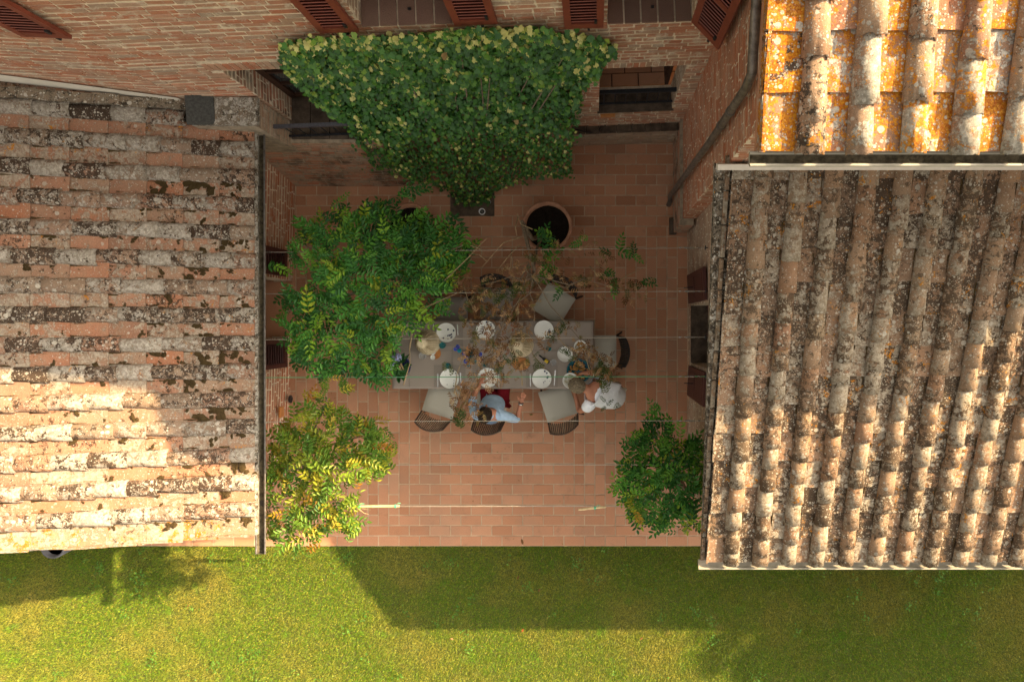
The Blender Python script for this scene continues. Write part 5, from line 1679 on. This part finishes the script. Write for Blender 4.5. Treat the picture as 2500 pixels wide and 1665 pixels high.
for i in range(34):
    a = random.uniform(0, 6.28); q = random.uniform(.05, .17); z = random.uniform(.16, .30)
    M = Matrix.Translation((q * math.cos(a), q * math.sin(a), z)) @ Euler((random.gauss(0, .4), random.gauss(0, .4), a)).to_matrix().to_4x4()
    w = random.uniform(.025, .04); l_ = random.uniform(.05, .085)
    b.add([M @ Vector(p) for p in ((-l_, 0, -.01), (-l_ * .3, -w, 0), (l_ * .4, -w * .8, 0), (l_, 0, -.015), (l_ * .4, w * .8, 0), (-l_ * .3, w, 0))], [(0, 1, 2, 3), (0, 3, 4, 5)])
obj("leaves", b.mesh("leaves", M_WIST), hy, None, False)
b = MB()
for (x0, y0, x1, y1) in ((-.02, -.12, 0, .16), (.05, -.15, .04, .02), (.07, -.10, .06, .05)): b.tube([(x0, y0, .12), ((x0 + x1) / 2, (y0 + y1) / 2, .26), (x1, y1, .34)], .012, 6)
obj("stem", b.mesh("stem", M_TWIG), hy, None, False)
c = at(1150, 862, ZT)
vs_o = empty("flower_vase", c, "low vase of cobalt blue and teal flowers amid dry leaves", "flowers", local=True)
b = MB(); b.lathe([(0, 0), (.05, 0), (.06, .08), (.045, .13), (.040, .13), (.05, .08)], 20); obj("vase", b.mesh("vase", M_TEAL, True), vs_o, None, False)
b = MB(); b2m = MB(); b3m = MB()
for i in range(13):
    a = random.uniform(0, 6.28); q = random.uniform(.05, .20); p = (q * math.cos(a), q * math.sin(a) * .8, random.uniform(.14, .24))
    b3m.tube([(0, 0, .11), (p[0] * .5, p[1] * .5, .2), p], .003, 4)
    (blossom(b, p, .022, 12, .016) if i % 3 else blossom(b2m, p, .022, 12, .016))
obj("blossom", b.mesh("blossom", M_BLUEFL), vs_o, None, False); obj("blossom", b2m.mesh("blossom", M_TEALF), vs_o, None, False); obj("stem", b3m.mesh("stem", M_TWIG), vs_o, None, False)
c = at(1152, 965, .5)
# ================================================================== CHAIRS
def chair(px, py, rz, label, mat_c, mat_w, mat_g):
    c = P(px, py, .47); 
    t = empty("wicker_chair", (c.x, c.y, 0), label, "chair", "wicker chairs around the table", math.radians(rz), local=True)
    w, d, zs = .215, .215, .43
    b = MB(); b.box((0, 0, zs - .03), (w, d, .03)); obj("seat", b.mesh("seat", mat_w), t, None, False)
    # cushion: soft slab
    vs_ = []; fs_ = []; n = 8
    for j in range(n + 1):
        for i in range(n + 1):
            u, v = -1 + 2 * i / n, -1 + 2 * j / n
            e = (1 - u ** 6) * (1 - v ** 6)
            vs_.append((u * (w + .008), v * (d + .008), zs + .005 + .045 * e ** .5 + random.uniform(-.002, .002)))
    for j in range(n):
        for i in range(n): k = j * (n + 1) + i; fs_.append((k, k + 1, k + n + 2, k + n + 1))
    b = MB(); b.add(vs_, fs_); cu = obj("cushion", b.mesh("cushion", mat_c, True), t, None, False)
    # curved woven back leaning away
    def bp(u, h):       # u -1..1, h 0..1
        return Vector((u * w * (1.0 - .10 * h), -d - .015 - .10 * h - .055 * (1 - u * u), zs + .02 + .40 * h - .05 * h * u * u))
    b = MB()
    for k in range(17):
        u = -1 + 2 * k / 16; b.tube([bp(u, 0), bp(u, .5), bp(u, 1)], .0075, 4)
    bk_ = obj("backrest", b.mesh("backrest", mat_w), t, None, False)
    b = MB()
    for k in range(1, 9):
        h = k / 9; b.tube([bp(-1 + 2 * i / 8, h) + Vector((0, .004 * (-1) ** i, 0)) for i in range(9)], .0055, 4)
    obj("weave", b.mesh("weave", mat_g), bk_, None, False)
    b = MB(); b.tube([bp(-1, 0), bp(-1, .5), bp(-1, 1)] + [bp(-1 + 2 * i / 8, 1.0) for i in range(1, 8)] + [bp(1, 1), bp(1, .5), bp(1, 0)], .012, 6); obj("back_frame", b.mesh("back_frame", mat_w), t, None, False)
    b = MB()
    for sx in (-1, 1):
        for sy in (-1, 1):
            m2 = MB(); ex = .05 if sy < 0 else .0
            m2.tube([(sx * (w - .03), sy * (d - .03), zs - .04), (sx * (w + ex), sy * (d + ex * 2), 0)], [.018, .013], 8)
            obj("leg", m2.mesh("leg", mat_w), t, None, False)
    return t
chair(1077, 976, -17, "empty brown wicker chair with beige cushion left of the seated man", M_CUSHION, M_WICKER, M_WICKER_L)
ch_man = chair(1197, 984, -2, "dark wicker chair under the man in the blue shirt", M_CUSHION, M_WICKER, M_WICKER)
chair(1362, 984, 18, "empty brown wicker chair with beige cushion near the white-shirted person", M_CUSHION, M_WICKER, M_WICKER_L)
chair(1466, 858, 90, "dark wicker chair with beige cushion at the table's right end", M_CUSHION, M_WICKER_K, M_WICKER_K)
chair(1352, 742, 148, "wicker chair turned askew with beige cushion on the far side", M_CUSHION, M_WICKER_K, M_WICKER_K)
chair(1102, 764, 180, "taupe cushioned chair on the far side by the lush wisteria", M_CUSHION_G, M_WICKER_K, M_WICKER_K)
chair(1212, 742, 176, "far side chair mostly hidden under the withered leaves", M_CUSHION_G, M_WICKER_K, M_WICKER_K)

# ================================================================== PEOPLE
def skin_body(name, joints, edges, mat, root, sub=2):
    me = bpy.data.meshes.new(name)
    names = list(joints); idx = {n: i for i, n in enumerate(names)}
    me.from_pydata([joints[n][0] for n in names], [(idx[a], idx[b]) for a, b in edges], [])
    o = bpy.data.objects.new(name, me); COL.objects.link(o)
    o.modifiers.new("skin", 'SKIN').use_smooth_shade = True
    sv = me.skin_vertices[0].data
    for n in names:
        r = joints[n][1]
        sv[idx[n]].radius = r if isinstance(r, tuple) else (r, r)
        sv[idx[n]].use_root = (n == root)
    s_ = o.modifiers.new("sub", 'SUBSURF'); s_.levels = sub; s_.render_levels = sub
    dg = bpy.context.evaluated_depsgraph_get(); dg.update()
    m2 = bpy.data.meshes.new_from_object(o.evaluated_get(dg))
    bpy.data.objects.remove(o)
    m2.materials.clear(); m2.materials.append(mat)
    m2.polygons.foreach_set("use_smooth", [True] * len(m2.polygons))
    return m2

def chain(*names): return list(zip(names, names[1:]))

def fingers(J, E, hand, wrist_pos, fwd, side, up, s=1.0, curl=.3, tag="r"):
    """palm + five finger chains; fwd = along the hand, side = towards the thumb"""
    W = Vector(wrist_pos); fwd = Vector(fwd).normalized(); side = Vector(side).normalized(); up = Vector(up).normalized()
    palm = W + fwd * .055 * s
    J[hand + "palm"] = (palm, (.034 * s, .018 * s)); E.append((hand, hand + "palm"))
    for i, (off, ln) in enumerate(((.028, .075), (.010, .084), (-.009, .078), (-.027, .060))):
        a = W + fwd * .095 * s + side * off * s
        b = a + (fwd * math.cos(curl * .5) + up * math.sin(curl * .5)) * ln * .5 * s
        c = b + (fwd * math.cos(curl * 1.6) + up * math.sin(curl * 1.6)) * ln * .5 * s
        for k, (p, r) in enumerate(((a, .0105), (b, .009), (c, .0075))):
            J["%s_f%d_%d" % (hand, i, k)] = (p, r * s)
        E += chain(hand + "palm", "%s_f%d_0" % (hand, i), "%s_f%d_1" % (hand, i), "%s_f%d_2" % (hand, i))
    a = W + fwd * .040 * s + side * .038 * s; b = a + (fwd * .7 + side * .6 + up * .2).normalized() * .038 * s; c = b + (fwd * .9 + side * .2 + up * .4).normalized() * .03 * s
    for k, (p, r) in enumerate(((a, .012), (b, .010), (c, .008))): J["%s_t_%d" % (hand, k)] = (p, r * s)
    E += chain(hand + "palm", hand + "_t_0", hand + "_t_1", hand + "_t_2")

def head_parts(person, c, R, skin, hair, hair_len=0.0, seed=0, face_dir=None):
    """hair cap with strands, ears and nose around a head centre; R = rotation (x right, y face, z crown)"""
    M = Matrix.Translation(c) @ R.to_4x4()
    r_ = random.Random(seed)
    for s_ in (-1, 1):
        b = MB()
        b.tube([M @ Vector((s_ * .072, -.005, -.03)), M @ Vector((s_ * .086, -.012, .0)), M @ Vector((s_ * .078, -.006, .025))], [.010, .014, .009], 7)
        obj("ear", b.mesh("ear", skin, True), person)
    b = MB(); b.tube([M @ Vector((0, .088, .02)), M @ Vector((0, .112, -.015)), M @ Vector((0, .092, -.028))], [.008, .014, .010], 7); obj("nose", b.mesh("nose", skin, True), person)
    for s_ in (-1, 1):
        b = MB(); b.lathe([(0, -.010), (.010, 0), (0, .010)], 8, M @ Vector((s_ * .032, .088, .012)))
        obj("eye", b.mesh("eye", M_WHITE, True), person)
    b = MB(); b.tube([M @ Vector((-.024, .086, -.055)), M @ Vector((0, .096, -.055)), M @ Vector((.024, .086, -.055))], .006, 6); obj("mouth", b.mesh("mouth", M_SHORTS, True), person)
    # hair cap
    vs_ = []; fs_ = []; n, m = 22, 9
    for i in range(m):
        f = i / (m - 1)
        for j in range(n):
            a = 2 * math.pi * j / n
            front = max(0.0, math.sin(a))
            lim = 1.95 - .75 * front ** 2 + .18 * abs(math.cos(a)) * 0
            th = .02 + f * lim
            k = 1 + r_.uniform(-.025, .025)
            vs_.append(M @ Vector((.094 * math.sin(th) * math.cos(a) * k, (.112 * math.sin(th) * math.sin(a) - .008) * k, (.118 * math.cos(th) + .012) * k)))
    for i in range(m - 1):
        for j in range(n): fs_.append((i * n + j, (i + 1) * n + j, (i + 1) * n + (j + 1) % n, i * n + (j + 1) % n))
    fs_.append(tuple(range(n)))
    b = MB(); b.add(vs_, fs_)
    hp = obj("hair", b.mesh("hair", hair, True), person)
    b = MB()
    for k in range(170):
        a = r_.uniform(0, 6.28); th = r_.uniform(.0, 1.25)
        if math.sin(a) > .4 and th > .95: continue
        def sp(t, q=1.0, lift=.0): return M @ Vector((.096 * math.sin(t) * math.cos(a), .114 * math.sin(t) * math.sin(a) - .008, .120 * math.cos(t) + .012 + lift))
        e = th + r_.uniform(.35, .6) + hair_len
        a2 = r_.uniform(-.2, .2)
        b.tube([sp(th, 1, .002), sp((th + e) / 2, 1, .007), sp(e, 1, .002)], [.0035, .0045, .0015], 4)
    obj("strand", b.mesh("strand", hair), hp)

# ---- the seated man
mx, my = -1.40, -1.085
hip = Vector((mx + .03, my - .02, .56))
def mk_man():
    t = empty("person", (mx, my - .02, .47), "person in light blue shirt and dark red shorts seated at the table", "person", "people at the table")
    J = {}; E = []
    V = Vector
    J["pelvis"] = (hip, (.15, .11)); J["waist"] = (hip + V((0, -.02, .18)), (.135, .10)); J["chest"] = (hip + V((-.01, -.05, .38)), (.155, .105))
    J["collar"] = (hip + V((-.015, -.06, .50)), (.10, .075)); J["neck"] = (hip + V((-.02, -.045, .575)), .055)
    hc = hip + V((-.025, -.03, .69))
    J["headlow"] = (hip + V((-.022, -.03, .635)), (.064, .068)); J["head"] = (hc, (.072, .084)); J["crown"] = (hc + V((0, -.005, .06)), (.050, .06))
    E += chain("pelvis", "waist", "chest", "collar", "neck", "headlow", "head", "crown")
    # right arm of picture: out to the side, forearm forward and raised
    shR = hip + V((.17, -.075, .45)); elR = P(1262, 1024, .82); wrR = P(1272, 983, .88); 
    shL = hip + V((-.20, -.065, .45)); elL = hip + V((-.27, .10, .24)); wrL = V((mx - .14, -.80, .80))
    J["shR"] = (shR, .062); J["elR"] = (elR, .043); J["wrR"] = (wrR, (.030, .024)); E += chain("collar", "shR", "elR", "wrR")
    J["shL"] = (shL, .062); J["elL"] = (elL, .043); J["wrL"] = (wrL, (.030, .024)); E += chain("collar", "shL", "elL", "wrL")
    fR = (P(1281, 958, .92) - wrR); fingers(J, E, "wrR", wrR, fR, (-1, .2, .3), (-.3, -.1, 1), 1.0, .5)
    fingers(J, E, "wrL", wrL, (.35, .9, 0), (1, -.3, 0), (0, 0, -1), 1.0, .3)
    for s_, nm in ((-1, "L"), (1, "R")):
        J["hip" + nm] = (hip + V((s_ * .09, .06, -.02)), .088); J["kn" + nm] = (hip + V((s_ * .15, .46, .0)), .060)
        J["an" + nm] = (V((hip.x + s_ * .14, hip.y + .50, .09)), .042); J["toe" + nm] = (V((hip.x + s_ * .15, hip.y + .66, .035)), (.042, .028))
        E += chain("pelvis", "hip" + nm, "kn" + nm, "an" + nm, "toe" + nm)
    obj("body", skin_body("body", J, E, M_SKIN_T, "pelvis"), t)
    # shirt
    S_ = {}; Q = []
    S_["w0"] = (hip + V((0, .07, .06)), (.185, .14)); S_["w1"] = (hip + V((0, .035, .20)), (.175, .145)); S_["c"] = (hip + V((-.01, -.035, .38)), (.185, .13)); S_["n"] = (hip + V((-.015, -.055, .50)), (.115, .085))
    Q += chain("w0", "w1", "c", "n")
    S_["sR"] = (shR, .078); S_["mR"] = (shR.lerp(elR, .5), .068); S_["eR"] = (elR, .060); S_["fR"] = (elR.lerp(wrR, .22), .052); Q += chain("n", "sR", "mR", "eR", "fR")
    S_["sL"] = (shL, .078); S_["mL"] = (shL.lerp(elL, .5), .068); S_["eL"] = (elL, .060); S_["fL"] = (elL.lerp(wrL, .35), .050); Q += chain("n", "sL", "mL", "eL", "fL")
    m = skin_body("shirt", S_, Q, M_SHIRT, "c")
    sh_ = obj("shirt", m, t)
    b = MB()
    b.tube([hip + V((.075 * math.cos(a) - .015, -.05 + .07 * math.sin(a), .545 - .03 * math.sin(a))) for a in [i * .5 + 1.9 for i in range(12)]], [.012] * 12, 6)
    obj("collar", b.mesh("collar", M_SHIRT, True), sh_)
    b = MB(); b.tube([P(1188, 962, .70), P(1189, 975, .80), P(1190, 985, .93)], .006, 5); obj("placket", b.mesh("placket", M_SHIRT), sh_)
    S_ = {"p": (hip + V((0, .02, -.02)), (.17, .11))}; Q = []
    for s_, nm in ((-1, "L"), (1, "R")):
        S_["a" + nm] = (hip + V((s_ * .10, .10, -.015)), .108); S_["b" + nm] = (hip + V((s_ * .145, .36, .0)), .092); Q += chain("p", "a" + nm, "b" + nm)
    obj("shorts", skin_body("shorts", S_, Q, M_SHORTS, "p"), t)
    R = Euler((-.15, 0, -.12)).to_matrix()
    head_parts(t, hc, R, M_SKIN_T, M_HAIR, .1, 4)
    b = MB(); d_ = (wrR - elR).normalized(); c = wrR - d_ * .02; b.tube([c - d_ * .008, c + d_ * .008], .035, 12); obj("bracelet", b.mesh("bracelet", M_STEEL, True), t)
    b = MB(); c = wrR - d_ * .0 ; b.tube([c - d_ * .004, c + d_ * .004], .034, 12); obj("bracelet", b.mesh("bracelet", M_BLACK, True), t)
mk_man()

# ---- the person leaning over the table corner with the bowl
def mk_woman():
    V = Vector
    f = V((-.92, .36, 0)).normalized(); s = V((f.y, -f.x, 0))      # forward, right-hand side
    base_ = P(1520, 960, 0); 
    hipw = V((P(1500, 968, .92).x, P(1500, 968, .92).y, .93))
    t = empty("person", (hipw.x, hipw.y, 0), "person in loose white shirt leaning over the table holding a bowl", "person", "people at the table")
    J = {}; E = []
    chest = hipw + f * .20 + Z3 * .30; collar = hipw + f * .30 + Z3 * .40
    J["pelvis"] = (hipw, (.15, .12)); J["waist"] = (hipw + f * .09 + Z3 * .15, (.13, .10)); J["chest"] = (chest, (.15, .105)); J["collar"] = (collar, (.10, .075))
    J["neck"] = (hipw + f * .38 + Z3 * .445, .052)
    hc = hipw + f * .50 + Z3 * .47
    J["headlow"] = (hipw + f * .44 + Z3 * .45, (.066, .068)); J["head"] = (hc, (.078, .09)); J["crown"] = (hc + f * .05 + Z3 * .045, (.055, .06))
    E += chain("pelvis", "waist", "chest", "collar", "neck", "headlow", "head", "crown")
    bc = P(1393, 928, .95)
    shN = P(1424, 1000, 1.25); shF = collar + s * .20 - Z3 * .02 - f * .02
    shNr = collar - s * .20 - Z3 * .02 - f * .02
    # s points to the person's right; near arm (bottom of the picture) is on -s or +s side depending on facing
    near = shNr if shNr.y < shF.y else shF; far = shF if near is shNr else shNr
    hN = bc + V((.045, -.11, .02)); hF = bc + V((.09, .09, .02))
    elN = P(1414, 1004, 1.02); elF = far + f * .12 - Z3 * .24
    J["shN"] = (near, .058); J["elN"] = (elN, .042); J["wrN"] = (hN - (hN - elN).normalized() * .06, (.028, .022)); E += chain("collar", "shN", "elN", "wrN")
    J["shF"] = (far, .058); J["elF"] = (elF, .042); J["wrF"] = (hF - (hF - elF).normalized() * .06, (.028, .022)); E += chain("collar", "shF", "elF", "wrF")
    fingers(J, E, "wrN", J["wrN"][0], (bc - J["wrN"][0]) + V((0, 0, -.02)), (.2, .3, .9), (-.6, .4, 0), 1.0, .7)
    fingers(J, E, "wrF", J["wrF"][0], (bc - J["wrF"][0]) + V((0, 0, -.02)), (-.2, -.3, .9), (-.6, -.4, 0), 1.0, .7)
    for q, nm in ((-1, "L"), (1, "R")):
        J["hip" + nm] = (hipw + s * q * .09 - Z3 * .08, .09); J["kn" + nm] = (V((hipw.x, hipw.y, .48)) + s * q * .10 + f * .05, .062)
        J["an" + nm] = (V((hipw.x, hipw.y, .08)) + s * q * .11 - f * .04, .042); J["toe" + nm] = (V((hipw.x, hipw.y, .035)) + s * q * .12 + f * .13, (.042, .028))
        E += chain("pelvis", "hip" + nm, "kn" + nm, "an" + nm, "toe" + nm)
    obj("body", skin_body("body", J, E, M_SKIN_T, "pelvis"), t)
    S_ = {"h0": (hipw - f * .10 - Z3 * .12, (.13, .10)), "h": (hipw - f * .03 - Z3 * .02, (.175, .14)), "w": (hipw + f * .08 + Z3 * .16, (.19, .15)), "c": (chest, (.20, .135)), "n": (collar - f * .02, (.115, .085)),
          "sN": (near, .085), "mN": (near.lerp(elN, .45), .085), "sF": (far, .085), "mF": (far.lerp(elF, .5), .08)}
    Q = chain("h0", "h", "w", "c", "n") + chain("n", "sN", "mN") + chain("n", "sF", "mF")
    obj("shirt", skin_body("shirt", S_, Q, M_SHIRT_W, "c"), t)
    S_ = {"p": (hipw - Z3 * .07, (.13, .10))}; Q = []
    for nm in "LR":
        S_["a" + nm] = (J["hip" + nm][0] - Z3 * .08, .095); S_["b" + nm] = (J["kn" + nm][0], .078); S_["c" + nm] = (J["an" + nm][0] + Z3 * .05, .062); Q += chain("p", "a" + nm, "b" + nm, "c" + nm)
    obj("trousers", skin_body("trousers", S_, Q, M_TROUSER, "p"), t)
    # head tilted down: crown points forward
    y = (f * .62 - Z3 * .78).normalized(); z = (f * .78 + Z3 * .62).normalized(); x = y.cross(z)
    R = Matrix((x, y, z)).transposed()
    head_parts(t, hc + z * .01, R, M_SKIN_T, M_HAIR_G, .45, 8)
mk_woman()

# ------------------------------------------------------------------ fallen leaves
def fallen(px, py, z, label, s=.03):
    b = MB(); M = Euler((random.uniform(-.3, .3), random.uniform(-.3, .3), random.uniform(0, 6))).to_matrix().to_4x4()
    b.add([M @ Vector(p) for p in ((-s, 0, .004), (-.3 * s, -.4 * s, .0), (.5 * s, -.35 * s, .003), (s, 0, .006), (.5 * s, .35 * s, .002), (-.3 * s, .4 * s, .0))], [(0, 1, 2, 3), (0, 3, 4, 5)])
    b.v = [(x, y, max(z_, .001)) for x, y, z_ in b.v]
    props(obj("fallen_leaf", b.mesh("fallen_leaf", M_WIST_D), None, Matrix.Translation(P(px, py, z))), label, "leaf", "fallen leaves")
fallen(1275, 1322, .004, "brown crumpled leaf on the paving edge near the lawn", .045)
fallen(1297, 1012, .004, "dark dry leaf on the paving right of the seated man")
fallen(1265, 1409, LAWN_Z + .05, "pale fallen leaf on the shaded lawn, nearest the paving")
fallen(1316, 1440, LAWN_Z + .05, "tan fallen leaf in the middle of the shaded lawn")
fallen(1276, 1538, LAWN_Z + .05, "pale fallen leaf at the edge of the lawn's shade")
fallen(1103, 1559, LAWN_Z + .05, "orange fallen leaf on the sunlit lawn by the shadow corner")
fallen(458, 1478, LAWN_Z + .05, "pinkish fallen leaf on the sunlit left lawn")
fallen(810, 1388, LAWN_Z + .05, "brown fallen leaf on the sunlit lawn below the yellowing wisteria")
fallen(1566, 1558, LAWN_Z + .05, "brown fallen leaf on the lit lawn strip at right")
V = []; R = []
for k in range(260):
    cx, cy, sg = random.choice(((780, 1150, 80), (1200, 960, 60), (1600, 1200, 70), (1330, 640, 70), (1450, 720, 60), (760, 980, 50), (1250, 1100, 130), (1250, 1322, 160)))
    px, py = random.gauss(cx, sg), random.gauss(cy, sg * .6)
    if not (740 < px < 1670 and 460 < py < 1328): continue
    if 950 < px < 1455 and 775 < py < 955: continue
    p = P(px, py, .004); a = random.uniform(0, 6.28); r0 = random.uniform(.005, .018); dx, dy = math.cos(a) * r0, math.sin(a) * r0
    V += [(p.x - dx, p.y - dy, .0035), (p.x + dy * .4, p.y - dx * .4, .006), (p.x + dx, p.y + dy, .008), (p.x - dy * .4, p.y + dx * .4, .005)]
    R += [random.random()] * 4
props(obj("leaf_litter", big_mesh("leaf_litter", V, np.arange(len(V)), 4, M_WIST_D, R)), "small dry leaf scraps scattered on the courtyard tiles", "leaf litter", kind="stuff")
for o in bpy.data.objects:
    if "_base" in o: del o["_base"]
